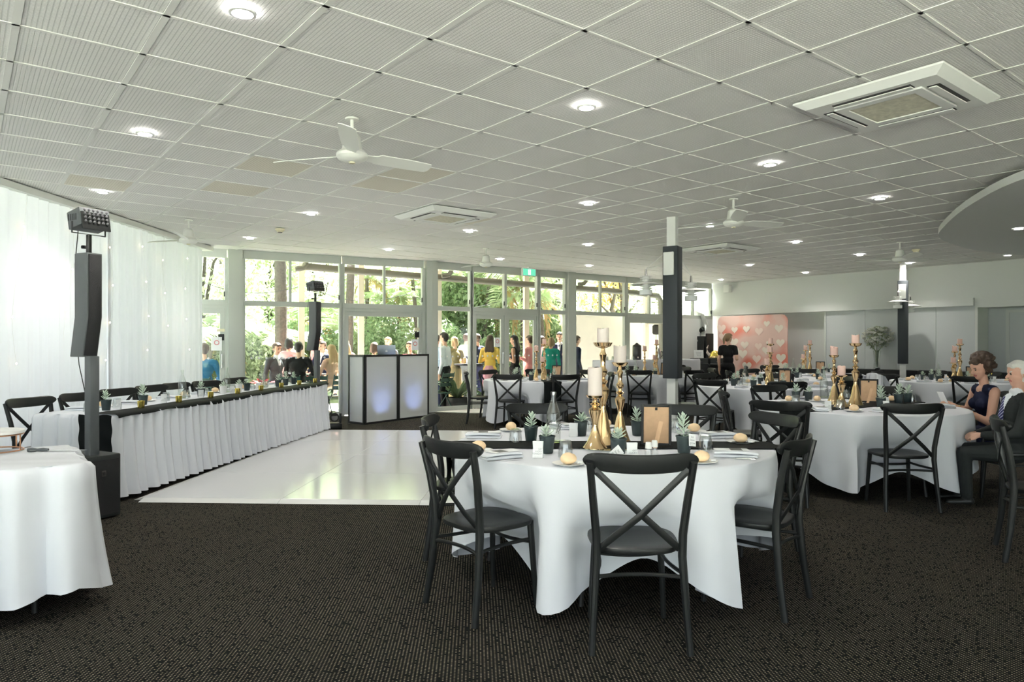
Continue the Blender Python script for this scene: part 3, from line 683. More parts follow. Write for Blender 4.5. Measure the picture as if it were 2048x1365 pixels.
for o in [o for o in COL.objects if o.name.split('.')[0] == 'tree']: o['group'] = 'garden trees: ' + o['label']
tree(1235, 22.6, 4.6, 1.1, LM[4], 1500, .10, 90, kinds[4], low=.55)
# hedge shrubs filling the low band
def shrub(px, d, r_, h, m, seed, label, n=3600, size=.07):
    p = at(px, d, GZ); t = thing('garden_shrub', label, 'shrub', p, group='low garden shrubs'); r = random.Random(seed)
    blobs = [((r.uniform(-.5, .5) * r_, r.uniform(-.4, .4) * r_, h * r.uniform(.3, .7)), (r_ * .6, r_ * .5, h * .36)) for _ in range(5)]
    leaf_cloud('foliage', m, t, blobs, n, size, seed); MB().tube([(0, 0, 0), (.03, 0, h * .5)], [.04, .015], 6).build('stem', M_bark, t)
for i, px in enumerate(range(360, 1130, 46)):
    shrub(px, 19.2 + (i * 37 % 11) * .18 + max(0, px - 860) * .004, 1.0, 1.7 + (i * 13 % 7) * .16, LM[(0, 1, 3, 2, 1)[i % 5]], 200 + i, ('bright green', 'dark green', 'pale green', 'olive', 'dark green')[i % 5] + ' garden shrub beyond the patio')
# palms
def frond_mesh(L_, seed, droop):
    r = random.Random(seed); mb = MB(); pts = []
    for i in range(9):
        t = i / 8; pts.append(Vector((L_ * (t - .12 * t * t), 0, L_ * (.55 * t - droop * t * t))))
    mb.tube(pts, [.022 * (1 - .85 * i / 8) + .002 for i in range(9)], 4)
    for i in range(34):
        t = .1 + .9 * i / 34; k = min(7, int(t * 8)); f = t * 8 - k; p = pts[k].lerp(pts[k + 1], f); l = L_ * .30 * math.sin(math.pi * min(1, t * .92 + .06)) + .06
        for s in (-1, 1):
            q = p + Vector((l * .45, s * l * .8, -l * r.uniform(.25, .6))); w = Vector((.018, 0, .010))
            mid = p.lerp(q, .5) + Vector((0, 0, .03))
            mb.add([p - w, mid - w * 1.4, q, mid + w * 1.4], [(0, 1, 2, 3)])
    return mb
M_frond = [leafmat('palm_frond_green', (.40, .48, .29)), leafmat('palm_frond_dry', (.42, .30, .15))]
FR = [frond_mesh(2.1, 3, .75).mesh('frond', M_frond[0], smooth=False), frond_mesh(2.1, 5, 1.05).mesh('frond', M_frond[0], smooth=False), frond_mesh(1.9, 8, 1.5).mesh('frond', M_frond[1], smooth=False)]
def palm(px, d, h, r0, nf, seed, label, sc=1.0, dry=2):
    p = at(px, d, GZ); t = thing('palm_tree', label, 'palm', p); r = random.Random(seed); bx, by = r.uniform(-.25, .25), r.uniform(-.2, .2); n = 12; k = int(h / .12)
    pts = [(bx * (i / k) ** 2, by * (i / k) ** 2, h * i / k) for i in range(k + 1)]
    MB().tube(pts, [r0 * (1.15 - .3 * i / k) * (1.04 if i % 2 else .97) for i in range(k + 1)], n).build('trunk', M_bark, t)
    for i in range(nf):
        o = obj('frond', FR[2] if i < dry else FR[i % 2], t, (bx, by, h)); o.rotation_euler = (r.uniform(-.25, .25), r.uniform(-.75, .25) if i >= dry else .5, 2.4 * i + r.uniform(-.3, .3)); o.scale = (sc, sc, sc)
palm(563, 16.4, 7.5, .13, 9, 1, 'thick grey palm trunk rising past the eaves behind the seated guests')
palm(697, 18.2, 7.0, .10, 9, 2, 'slim dark palm trunk behind the column light near the booth')
for i, (px, d, h, sc) in enumerate(((620, 20.5, 2.2, .9), (735, 20.5, 3.4, .85), (772, 21.5, 4.0, .9), (803, 20.5, 2.6, .8), (838, 19.8, 3.3, .8), (965, 20.6, 3.4, .9), (1005, 21.5, 4.0, 1.0), (1045, 20.5, 3.2, .9), (1090, 20.5, 2.8, .9), (500, 20.5, 1.6, .9), (410, 17.5, 1.7, .8), (585, 18.6, 1.4, .8))):
    o = palm(px, d, h, .06, 11, 10 + i, 'slender green garden palm with arching fronds', sc)
for o in [o for o in COL.objects if o.name.split('.')[0] == 'palm_tree' and o['label'].startswith('slender')]: o['group'] = 'slender garden palms'
# ================================================================== FURNITURE
def chair_proto():
    t = thing('cross_back_chair', 'black resin cross-back chair', 'chair')
    # rear legs run on up into the back posts
    for s in (-1, 1):
        MB().tube([(s * .215, -.245, 0), (s * .203, -.215, .2), (s * .190, -.195, .42), (s * .192, -.198, .52), (s * .208, -.222, .68), (s * .226, -.262, .85)], [.0155, .017, .019, .019, .018, .016], 10, (1, 1.15), up=(0, 1, 0)).build('leg', M_black, t)
    for s in (-1, 1):
        MB().tube([(s * .182, .185, 0), (s * .172, .172, .2), (s * .158, .160, .44)], [.0135, .0155, .018], 10).build('leg', M_black, t)
    # seat: rounded outline, slightly dished
    out = []; n = 36
    for i in range(n):
        th = 2 * math.pi * i / n; c, s_ = math.cos(th), math.sin(th); p = .62
        x = math.copysign(abs(c) ** p, c); y = math.copysign(abs(s_) ** p, s_)
        out.append((x * (.205 + .012 * y), y * .205 - .005))
    mb = MB(); vs = []
    for k, (sc, z) in enumerate(((.93, .425), (.985, .430), (1.0, .440), (.99, .452), (.95, .456), (.6, .450), (.25, .446))):
        for x, y in out: vs.append((x * sc, y * sc, z))
    fs = [tuple(range(n - 1, -1, -1)), tuple(6 * n + i for i in range(n))]
    for k in range(6):
        for i in range(n): fs.append((k * n + i, k * n + (i + 1) % n, (k + 1) * n + (i + 1) % n, (k + 1) * n + i))
    mb.add(vs, fs).build('seat', M_black, t)
    # top rail: a bowed plank with rounded ends
    vs = []; m = 25; q = 10
    for i in range(m):
        u = math.sin(math.pi / 2 * (-1 + 2 * i / (m - 1))); hw = .043 * max(.0004, 1 - abs(u) ** 7) ** .5; yc = -.285 + .062 * u * u; zc = .842 + .012 * u * u
        nx, ny = .124 * u, 1.0; l_ = math.hypot(nx * 2, ny); tx = .252 * u
        for j in range(q):
            th = 2 * math.pi * j / q; a = math.cos(th); b = math.sin(th)
            dz = math.copysign(abs(a) ** .6, a) * hw; dn = math.copysign(abs(b) ** .6, b) * .0095
            vs.append((tx - dn * .35 * u, yc + dn + dz * -.18, zc + dz))
    fs = [tuple(range(q)), tuple((m - 1) * q + j for j in range(q - 1, -1, -1))]
    for i in range(m - 1):
        for j in range(q): fs.append((i * q + j, (i + 1) * q + j, (i + 1) * q + (j + 1) % q, i * q + (j + 1) % q))
    MB().add(vs, fs).build('top_rail', M_black, t)
    for s in (-1, 1):
        pts = [(s * .205, -.250, .815), (s * .10, -.256, .715), (0, -.247 - .007 * s, .617), (-s * .095, -.222, .53), (-s * .178, -.190, .452)]
        MB().tube(pts, .0165, 8, (1, .32), up=(0, 1, 0)).build('cross_bar', M_black, t)
    def rung(a, b, bow, z0):
        a, b = Vector(a), Vector(b); pts = []
        for i in range(7):
            u = i / 6; p = a.lerp(b, u); k = 4 * u * (1 - u); pts.append((p.x + bow[0] * k, p.y + bow[1] * k, p.z))
        MB().tube(pts, .0095, 8).build('stretcher', M_black, t)
    rung((-.196, -.205, .33), (.196, -.205, .33), (0, .04), 0); rung((-.163, .165, .33), (.163, .165, .33), (0, -.04), 0)
    for s in (-1, 1): rung((s * .196, -.205, .345), (s * .163, .165, .345), (-s * .022, 0), 0)
    return Proto(t)
CHAIR = chair_proto()
def chair(x, y, az, label, group=None):
    """x, y: middle of the rear feet; az: heading the sitter faces, clockwise from the view axis, degrees"""
    a = R(az); f = Vector((math.sin(a), math.cos(a))) * .235
    return CHAIR.put((x + f.x, y + f.y, 0.0), -a, label, group)
TH = .75
def cloth_mesh(Rr, seed, turn, hem=(.07, .27), seats=(), nf=6):
    r = random.Random(seed); n = 168; rows = [0.0, .015, .05, .12, .22, .34, .46, .58, .70, .82, .92, 1.0]; vs = [(0, 0, TH)]; fs = []
    ph = [r.uniform(0, 6.28) for _ in range(5)]
    def fold(th): return (.5 * math.sin(9 * th + ph[0]) + .35 * math.sin(14 * th + ph[1] + .6 * math.sin(3 * th)) + .25 * math.sin(23 * th + ph[2]))
    def drop(th): 
        k = (.5 + .5 * math.cos(nf * (th - turn))) ** .8; return TH - (hem[1] + (hem[0] - hem[1]) * k) + .02 * math.sin(5 * th + ph[3])
    rings = [Rr * .35, Rr * .7, Rr * .93, Rr - .012]
    for q in rings:
        for i in range(n): th = 2 * math.pi * i / n; vs.append((q * math.cos(th), q * math.sin(th), TH))
    for t in rows:
        for i in range(n):
            th = 2 * math.pi * i / n; d = drop(th) * t
            k = .5 + .5 * math.cos(nf * (th - turn))
            rad = Rr + min(.012, d * .25) - .02 * min(1, t * 2) + fold(th) * (.075 * t ** .7) * (.6 + .7 * k) + .05 * t * k
            x, y, z = rad * math.cos(th), rad * math.sin(th), TH - .004 - d
            wz = max(0, min(1, (.555 - z) / .10))          # chair seats pushed in under the table fold the cloth inwards
            for sx, sy, sa in seats:
                if wz == 0: break
                fx, fy = math.sin(sa), math.cos(sa); dx, dy = x - sx, y - sy; ly = dx * fx + dy * fy; lx = dx * fy - dy * fx
                wl = max(0, min(1, (.31 - abs(lx)) / .10)); need = .225 - ly
                if need > 0 and wl > 0 and ly > -.35: x += fx * need * wl * wz; y += fy * need * wl * wz
            vs.append((x, y, z))
    for i in range(n): fs.append((0, 1 + i, 1 + (i + 1) % n))
    tot = len(rings) + len(rows)
    for k in range(tot - 1):
        for i in range(n):
            a, b = 1 + k * n + i, 1 + k * n + (i + 1) % n; fs.append((a, a + n, b + n, b))
    return MB().add(vs, fs).mesh('tablecloth', M_cloth, auto=60)
TR = .965
TABLES = {}
def round_table(key, x, y, phrase, seed, turn=.3, nf=6):
    t = thing('round_table', 'round folding table hidden under a white cloth %s' % phrase, 'table', (x, y, 0), turn)
    MB().lathe([(TR - .06, TH - .035), (TR - .035, TH - .03), (TR - .035, TH - .008), (TR - .05, TH - .006)], 48).build('tabletop', M_mdf, t)
    for sx in (-1, 1):
        for sy in (-1, 1):
            MB().tube([(sx * .42, sy * .50, TH - .03), (sx * .44, sy * .56, .35), (sx * .46, sy * .60, 0.0)], .014, 8).build('leg', M_blackmetal, t)
    seats = [(cx + math.sin(R(az)) * .235 - x, cy + math.cos(R(az)) * .235 - y, R(az)) for cx, cy, az, _ in CHAIRS[key]]
    o = obj('tablecloth', cloth_mesh(TR, seed, turn, seats=seats, nf=nf), None, (x, y, 0)); tag(o, 'white cloth falling in soft folds over the round table %s' % phrase, 'tablecloth')
    TABLES[key] = Vector((x, y)); return t
def strip_mesh(L_, w, drop0, drop1, seed):
    """runner across a round table: flat length L_, hanging ends"""
    r = random.Random(seed); vs = []; prof = []
    k = 10
    for i in range(k + 1): prof.append((-L_ / 2 - .022, TH + .004 - drop0 * (1 - i / k)))
    for i in range(25): prof.append((-L_ / 2 + L_ * i / 24, TH + .006))
    for i in range(k + 1): prof.append((L_ / 2 + .022, TH + .004 - drop1 * i / k))
    m = 13
    for i, (u, z) in enumerate(prof):
        hang = z < TH
        for j in range(m):
            v = -w / 2 + w * j / (m - 1); wob = .008 * math.sin(11 * v * 3 + 2 * i * .2) if hang else .0012 * math.sin(40 * v + u * 9)
            edge = 0.0
            if not hang: pass
            vs.append((u + (math.copysign(abs(wob) + .0, u) if hang else 0), v * (1 - (.06 if hang else 0)), z + (0 if hang else abs(wob))))
    fs = [(i * m + j, (i + 1) * m + j, (i + 1) * m + j + 1, i * m + j + 1) for i in range(len(prof) - 1) for j in range(m - 1)]
    return MB().add(vs, fs).mesh('table_runner', M_satin, auto=50)
def runner(key, ang, label, w=.30, off=0.0, d0=.3, d1=.3):
    c = TABLES[key]; half = math.sqrt(TR ** 2 - (abs(off) + w / 2) ** 2) + .012; half = math.sqrt(max(.1, (TR + .0) ** 2 - off ** 2))
    o = obj('table_runner', strip_mesh(2 * half + .01, w, d0, d1, 5), None, (c.x - off * math.sin(ang), c.y + off * math.cos(ang), .002), ang)
    return tag(o, label, 'table runner')
T1, T2, T3, T6, T7, T9, T10, T11 = ((.61, 4.35), (3.42, 6.95), (3.75, 10.4), (.47, 12.3), (2.8, 14.2), (6.35, 15.1), (7.4, 11.7), (5.15, 12.7))
PH = {'T1': 'beside the dance floor', 'T2': 'of the older couple', 'T3': 'behind the couple', 'T6': 'before the glass doors', 'T7': 'by the drinks buffet', 'T9': 'before the heart backdrop', 'T10': 'before the alcove', 'T11': 'between couple and backdrop'}
CHAIRS = {
    'T1': [(.565, 3.07, 1, 'turned square to the carpet edge'), (-.31, 3.53, 50, 'on the dance-floor side facing the bottle'), (-.53, 4.62, 92, 'standing closest to the white gloss floor'), (.20, 5.62, 176, 'behind the glass bottle'), (1.36, 5.50, 204, 'behind the picture frame'), (1.80, 4.80, 250, 'backed up to the couple\'s table'), (1.46, 3.60, 308, 'at the drooping end of the black runner')],
    'T2': [(3.25, 5.68, 3, 'pulled out beside the seated man'), (2.27, 5.93, 28, 'behind the hanging black runner'), (2.22, 7.30, 100, 'seen edge-on'), (3.02, 8.22, 163, ''), (4.22, 8.02, 215, '')],
    'T3': [(2.70, 9.55, 40, 'with its back to the thick pillar'), (3.55, 9.02, 5, ''), (4.55, 9.3, -30, ''), (2.55, 10.9, 110, ''), (3.2, 11.62, 155, ''), (4.4, 11.55, 205, ''), (5.05, 10.6, 262, '')],
    'T6': [(-.07, 11.22, 15, 'left of the hanging black runner'.replace('left of', 'just beside')), (.86, 11.15, -16, 'with its X back to the near pillar'), (-.78, 12.2, 88, 'nearest the glass door'), (-.45, 13.2, 132, ''), (.5, 13.6, 180, ''), (1.45, 13.1, 228, ''), (1.70, 12.1, 270, '')],
    'T7': [(2.37, 13.05, 12, 'seen squarely from behind'), (3.42, 13.15, -30, 'partly behind the thick pillar'), (1.62, 13.75, 65, ''), (1.75, 14.9, 125, ''), (2.55, 15.42, 170, ''), (3.65, 15.15, 222, ''), (4.05, 14.2, 270, '')],
    'T9': [(5.5, 14.15, 40, ''), (6.6, 13.85, -10, ''), (7.5, 14.4, -58, ''), (5.2, 15.5, 110, ''), (6.0, 16.3, 165, '')],
    'T10': [(6.9, 10.55, 25, 'with its X back towards the couple'), (6.15, 11.45, 80, ''), (6.6, 12.65, 140, ''), (7.75, 12.9, 195, ''), (8.4, 12.4, 235, ''), (8.1, 10.7, -35, '')],
    'T11': [(5.55, 11.5, -18, ''), (4.0, 12.9, 98, ''), (4.7, 13.85, 158, ''), (5.75, 13.75, 210, '')],
}
for k, (key, pos, tn) in enumerate((('T1', T1, R(-57)), ('T2', T2, R(-121)), ('T3', T3, 0.1), ('T6', T6, .7), ('T7', T7, .3), ('T9', T9, .2), ('T10', T10, .9), ('T11', T11, .4))):
    round_table(key, pos[0], pos[1], PH[key], 20 + k, tn)
def ch(key, lst):
    c = TABLES[key]
    for x, y, az, extra in lst:
        if az is None: az = math.degrees(math.atan2(c.x - x, c.y - y))
        chair(x, y, az, ('black cross-back chair %s, table %s' % (extra, PH[key])) if extra else 'black cross-back chair at the round table %s' % PH[key], 'chairs at the round table ' + PH[key])
for key in CHAIRS: ch(key, CHAIRS[key])
chair(3.19, 4.56, 118, 'black resin cross-back chair standing alone on the carpet near the seated man')
chair(4.54, 5.95, 283, 'black resin cross-back chair that the grey-haired man sits on')
chair(5.02, 6.98, 275, 'black resin cross-back chair that the curly-haired woman sits on')
chair(5.0, 16.9, 20, 'black resin cross-back chair beside the photo booth case')
chair(4.0, 16.75, 70, 'black resin cross-back chair facing the woman in black')
runner('T1', R(-1), 'black satin runner laid across the table beside the dance floor', .29, -.13, .22, .26)
runner('T2', R(32), 'black satin runner hanging in two tiers off the couple\'s table', .30, 0, .42, .3)
runner('T6', R(94), 'black satin runner hanging off the table before the double glass doors', .30, -.12, .36, .3)
# ---------------- head table with pleated skirt
HN, HF = Vector((-3.45, 6.08)), Vector((-2.97, 11.15)); he = (HF - HN).normalized(); hn = Vector((-he.y, he.x)); HL = (HF - HN).length; HWD = .74
hrz = math.atan2(he.y, he.x)
for k in range(3):
    c = HN + he * (HL * (k + .5) / 3) + hn * (HWD / 2)
    t = thing('trestle_table', 'trestle table of the long head table, hidden under its skirt', 'table', (c.x, c.y, 0), hrz, group='trestles of the head table')
    MB().box((0, 0, TH - .028), (HL / 3 - .02, HWD - .06, .03)).build('tabletop', M_mdf, t, bevel=.004)
    for sx in (-1, 1):
        for sy in (-1, 1): MB().tube([(sx * .7, sy * .26, TH - .04), (sx * .7, sy * .28, 0)], .014).build('leg', M_blackmetal, t)
def skirt(P, e, n, L_, Wd, seed, pleat, lo, amp, hf=lambda u: 0.0, label='', cat='tablecloth', name='table_skirt', flare=0.06):
    r = random.Random(seed); per = []; cor = [P, P + e * L_, P + e * L_ + n * Wd, P + n * Wd]
    for i in range(4):
        a, b = cor[i], cor[(i + 1) % 4]; d = (b - a); l = d.length; k = max(4, int(l / pleat * 8)); o = Vector((d.y, -d.x)).normalized()
        for j in range(k): per.append((a + d * (j / k), o, l * j / k + i * 10, min(j, k - j) * l / k))
    rows = [0, .012, .05, .15, .3, .45, .6, .75, .9, 1.0]; m = len(per); vs = []; fs = []
    for t_ in rows:
        for p, o, s, edge in per:
            w = s / pleat * 2 * math.pi + 1.1 * math.sin(s * 2.3 + seed) + .5 * math.sin(s * 7.1)
            f = (math.sin(w) + .30 * math.sin(2 * w + t_) + .35 * math.sin(w * .43 + seed + t_)) * amp * (.45 + .55 * t_) * min(1, edge / .05 + .2) if t_ > 0 else 0
            off = .004 + .012 * min(1, t_ * 40) + f + amp * .5 * min(1, t_ * 30) + flare * t_ * t_
            z = TH - (TH - lo - hf(s)) * t_
            x = p + o * off; vs.append((x.x, x.y, z + .003))
    for k in range(len(rows) - 1):
        for i in range(m): fs.append((k * m + i, (k + 1) * m + i, (k + 1) * m + (i + 1) % m, k * m + (i + 1) % m))
    fs.append(tuple(range(m)))
    o = MB().add(vs, fs).build(name, M_cloth, auto=70); return tag(o, label, cat)
skirt(HN, he, hn, HL, HWD, 3, .135, .035, .042, label='long white pleated cloth skirting the head table', flare=.05)
def head_runner():
    vs = []; m = 60; prof = [(-.035, TH - .028), (-.030, TH - .008), (0.0, TH + .008), (.08, TH + .009), (.16, TH + .009), (.25, TH + .008)]
    for i in range(m + 1):
        s = HL * i / m - .02 + .04 * i / m
        for k, (v, z) in enumerate(prof):
            wv = .018 * math.sin(i * .5 + 1.3 * math.sin(i * .23)) if k == 5 else 0; dz = (.010 * math.sin(i * .23) + .006 * math.sin(i * .9)) if k == 0 else 0
            p = HN + he * s + hn * (v - .015 + wv); vs.append((p.x, p.y, z + dz))
    w = len(prof); fs = [(i * w + k, (i + 1) * w + k, (i + 1) * w + k + 1, i * w + k + 1) for i in range(m) for k in range(w - 1)]
    b = len(vs); n = 14
    for j in range(n + 1):                       # the hanging near end
        for k in range(9):
            p = HN + hn * (-.06 + .30 * k / 8) - he * (.125 + .007 * math.sin(j * .9 + k * .8)); vs.append((p.x, p.y, TH + .006 - .34 * j / n + .01 * math.sin(k)))
    fs += [(b + j * 9 + k, b + j * 9 + k + 1, b + (j + 1) * 9 + k + 1, b + (j + 1) * 9 + k) for j in range(n) for k in range(8)]
    return tag(MB().add(vs, fs).build('table_runner', M_satin, auto=60), 'long black satin runner along the front of the head table', 'table runner')
head_runner()
for i, (px, py) in enumerate(((84, 797), (186, 787), (255, 779), (320, 772), (368, 767), (428, 763), (484, 757))):
    p = G(px, py, .88); chair(p.x - .10, p.y, 103 + (i * 7 % 9), 'black cross-back chair behind the head table, %s from the cake table' % ('first', 'second', 'third', 'fourth', 'fifth', 'sixth', 'seventh')[i], 'chairs behind the head table')
# ---------------- cake table in the foreground
KP = Vector((-2.2, 3.59)); ke = Vector((-.80, -.60)).normalized(); kn = Vector((ke.y, -ke.x)) * 1.0
kn = Vector((-.60, .80)).normalized()
c = KP + ke * .9 + kn * .40
t = thing('trestle_table', 'trestle table under the cake stand, hidden by its skirt', 'table', (c.x, c.y, 0), math.atan2(ke.y, ke.x))
MB().box((0, 0, TH - .028), (1.78, .78, .03)).build('tabletop', M_mdf, t, bevel=.004)
for sx in (-1, 1):
    for sy in (-1, 1): MB().tube([(sx * .7, sy * .28, TH - .04), (sx * .7, sy * .3, 0)], .014).build('leg', M_blackmetal, t)
q = KP + ke * 1.8
skirt(q, -ke, kn, 1.8, .82, 9, .21, .10, .040, hf=lambda s: .05 * math.sin(s * 4.1), label='white pleated cloth skirting the cake table', flare=.06)
c = G(-12, 905, TH)
t = thing('cake_stand', 'round marble-topped cake stand on a copper wire drum', 'cake stand', (c.x, c.y, TH + .004))
MB().lathe([(.135, .10), (.146, .103), (.146, .118), (.135, .121)], 40).build('marble_plate', mat('marble', (.82, .80, .77), .3, var=.06, vscale=12), t)
for z in (.006, .097): MB().tube([(.14 * math.cos(a), .14 * math.sin(a), z) for a in [2 * math.pi * i / 32 for i in range(33)]], .004, 6, caps=False).build('wire_ring', M_copper, t)
for i in range(5): a = 2 * math.pi * i / 5 + .1; MB().tube([(.14 * math.cos(a), .14 * math.sin(a), .004), (.14 * math.cos(a), .14 * math.sin(a), .099)], .004, 6).build('upright', M_copper, t)
c = G(97, 905, TH)
t = thing('cake_knife', 'dark cake knife with a patterned handle lying on the cake table', 'knife', (c.x, c.y, TH + .006), R(6))
MB().add([(.0, -.012, .003), (.2, -.003, .003), (.205, .004, .003), (.0, .012, .003), (0, -.012, .005), (.2, -.003, .005), (.205, .004, .005), (0, .012, .005)], [(3, 2, 1, 0), (4, 5, 6, 7), (0, 1, 5, 4), (1, 2, 6, 5), (2, 3, 7, 6), (3, 0, 4, 7)]).build('blade', M_steel, t)
MB().tube([(-.11, 0, .008), (-.09, 0, .009), (-.06, 0, .008), (-.03, 0, .009), (0, 0, .007)], [.011, .013, .008, .011, .008], 8).build('handle', M_case, t)
for s in (-1, 1): MB().lathe([(.004, 0), (.017, .003), (.017, .006), (.004, .009)], 12, (-.08, s * .012, 0)).build('bow', M_case, t)
# ---------------- column loudspeakers with lights on top
M_lens = mat('lens_glass', (.12, .12, .13), .08)
def column_speaker(px, d, rz, where, sub=True):
    t = thing('column_loudspeaker', 'tall black column loudspeaker on a bass box %s' % where, 'loudspeaker', at(px, d), rz)
    MB().box((0, .10, .255), (.33, .42, .49)).build('bass_box', M_subcase, t, bevel=.012)
    MB().box((0, -.113, .25), (.29, .008, .43)).build('bass_grille', M_grille, t)
    bd = MB().box((.02, -.119, .36), (.035, .004, .045)).build('badge', M_steel, t)
    for k in (-1, 1): MB().box((.02 + k * .007, -.122, .358), (.006, .002, .026)).build('emblem_stroke', M_blackmetal, bd)
    for x, y in ((-.13, -.07), (.13, -.07), (-.13, .27), (.13, .27)): MB().lathe([(.02, 0), (.022, .012)], 10, (x, y, 0)).build('foot', M_black, t)
    MB().box((0, 0, .875), (.075, .075, .79)).build('pole', M_case, t, bevel=.006)
    def bent(name, x0, x1, y0, y1, m, ins=0):
        mb = MB(); vs = []
        prof = [(1.265 + ins, .062), (1.575, 0.0), (2.075 - ins, 0.0)]
        for z, dy in prof: vs += [(x0, y0 + dy, z), (x1, y0 + dy, z), (x1, y1 + dy, z), (x0, y1 + dy, z)]
        fs = [(3, 2, 1, 0), (8, 9, 10, 11)] + [(k * 4 + i, k * 4 + (i + 1) % 4, k * 4 + 4 + (i + 1) % 4, k * 4 + 4 + i) for k in range(2) for i in range(4)]
        return mb.add(vs, fs).build(name, m, t, bevel=.006)
    bent('cabinet', -.06, .06, -.035, .13, M_case); bent('grille', -.05, .05, -.046, -.030, M_grille, .01)
    MB().box((0, .14, 1.82), (.05, .04, .30)).build('handle', M_case, t, bevel=.01)
    MB().tube([(0, .04, 2.07), (0, .04, 2.22)], .020, 12).build('top_spigot', M_blackmetal, t); k = MB().tube([(0, .06, 2.13), (0, .10, 2.13)], .008, 8).build('knob_shaft', M_blackmetal, t); MB().lathe([(.018, -.012), (.022, 0), (.018, .012)], 12, (0, .105, 2.13)).build('knob', M_black, k)
    l = thing('effect_light', 'black party light tilted atop the loudspeaker %s' % where, 'stage light', at(px, d), rz)
    M = Matrix.Rotation(R(-12), 3, 'X')
    for pts in ([(-.13, .04, 2.31), (-.13, .04, 2.225), (.13, .04, 2.225), (.13, .04, 2.31)],): MB().tube(pts, .010, 6, (1, .5)).build('yoke', M_blackmetal, l)
    MB().box((0, .04, 2.335), (.235, .17, .14), 0, M).build('housing', M_case, l, bevel=.008)
    f = MB().box((0, -.048, 2.318), (.22, .012, .135), 0, M).build('lens_plate', M_black, l)
    lm = MB(); 
    for i in range(6):
        for j in range(4): q = M @ Vector(((i - 2.5) * .034, -.097, (j - 1.5) * .030)); lm.ell((q.x, q.y + .04, q.z + 2.335), (.011, .004, .011), 8, 5)
    lm.build('lenses', M_lens, f)
    for s in (-1, 1):
        for i in range(5): MB().box((s * .1185, .01 + i * .024, 2.345), (.003, .008, .05), 0).build('vent_slot', M_black, l)
    MB().tube([(-.01, .16, 2.30), (-.02, .19, 2.0), (-.01, .20, 1.5), (0, .17, 1.2), (-.0, .06, .9), (.0, .05, .55)], .004, 6).build('cable', M_black, l)
    return t
column_speaker(184, 5.47, R(62), 'beside the cake table')
column_speaker(634, 11.62, R(60), 'at the far end of the head table')
# ---------------- DJ booth of three white panels
bp = [Vector((-2.81, 12.03)), Vector((-2.47, 11.72)), Vector((-2.02, 12.40)), Vector((-1.555, 13.06))]
M_scrim = mat('white_lycra', (.80, .81, .82), .7, trans=.35)
t = thing('dj_booth_screen', 'folding screen of three white fabric panels in black frames hiding the booth', 'screen')
for a, b in zip(bp, bp[1:]):
    e_ = b - a; l = e_.length; rz = math.atan2(e_.y, e_.x); c = (a + b) / 2
    f = obj('panel', None, t, (c.x, c.y, 0), rz); KIDS
    for x, z, w, h in ((-l / 2 + .02, .605, .035, 1.17), (l / 2 - .02, .605, .035, 1.17), (0, .035, l - .04, .035), (0, 1.172, l - .04, .035)): MB().box((x, 0, z), (w, .03, h)).build('frame_bar', M_blackmetal, f, bevel=.003, seg=1)
    MB().box((0, 0, .60), (l - .07, .006, 1.12)).build('fabric', M_scrim, f, smooth=False)
c = Vector((-2.62, 13.06)); rz = math.atan2((bp[3] - bp[1]).y, (bp[3] - bp[1]).x)
t = thing('dj_table', 'black equipment table standing behind the white booth screen', 'table', (-2.42, 12.86, 0), rz)
MB().box((0, 0, 1.095), (1.0, .42, .03)).build('tabletop', M_black, t, bevel=.004)
for sx in (-1, 1):
    for sy in (-1, 1): MB().tube([(sx * .46, sy * .18, 1.08), (sx * .46, sy * .18, 0)], .016).build('leg', M_blackmetal, t)
t = thing('mixer', 'black mixing console lying on the table behind the white booth screen', 'mixer', (-2.60, 12.55, 1.11), rz)
MB().box((0, 0, .03), (.32, .26, .06)).build('body', M_black, t, bevel=.006)
for i in range(6): MB().lathe([(.009, 0), (.008, .016)], 8, ((i - 2.5) * .045, .05, .06)).build('knob', M_steel, t)
t = thing('laptop', 'silver laptop open on the table behind the white booth screen, back to the hall', 'laptop', (-2.27, 12.86, 1.11), R(-6))
MB().box((0, 0, .012), (.34, .23, .016)).build('base', M_steel, t, bevel=.004)
Ml = mat('aluminium_lid', (.42, .47, .55), .35, .6); ld = obj('lid', None, t, (0, -.1, .02)); ld.rotation_euler = (R(12), 0, 0)
MB().box((0, 0, .115), (.34, .008, .225)).build('shell', Ml, ld, bevel=.003)
ap = MB(); z = .118
ap.ell((-.009, -.005, z), (.012, .0012, .015), 10, 6); ap.ell((.009, -.005, z), (.012, .0012, .015), 10, 6); ap.ell((.004, -.005, z + .022), (.0035, .0012, .007), 8, 4); ap.build('logo', M_paper, ld)
# moving head light on the floor by the head table
p = G(668, 858); t = thing('moving_head_light', 'black moving-head stage light on the carpet at the end of the head table', 'stage light', (p.x, p.y, 0), R(20))
MB().box((0, 0, .05), (.24, .2, .09)).build('base', M_black, t, bevel=.01); MB().box((-.1, 0, .17), (.03, .10, .16)).build('yoke_arm', M_black, t, bevel=.006); MB().box((.1, 0, .17), (.03, .10, .16)).build('yoke_arm', M_black, t, bevel=.006)
MB().tube([(0, .09, .22), (0, -.09, .19)], [.065, .075], 16).build('head', M_black, t); MB().lathe([(.001, 0), (.05, .002), (.05, .006)], 16, (0, 0, 0)).build('lens_cap', M_lens, t).matrix_local = Matrix.Translation((0, -.092, .19)) @ Matrix.Rotation(R(80), 4, 'X')

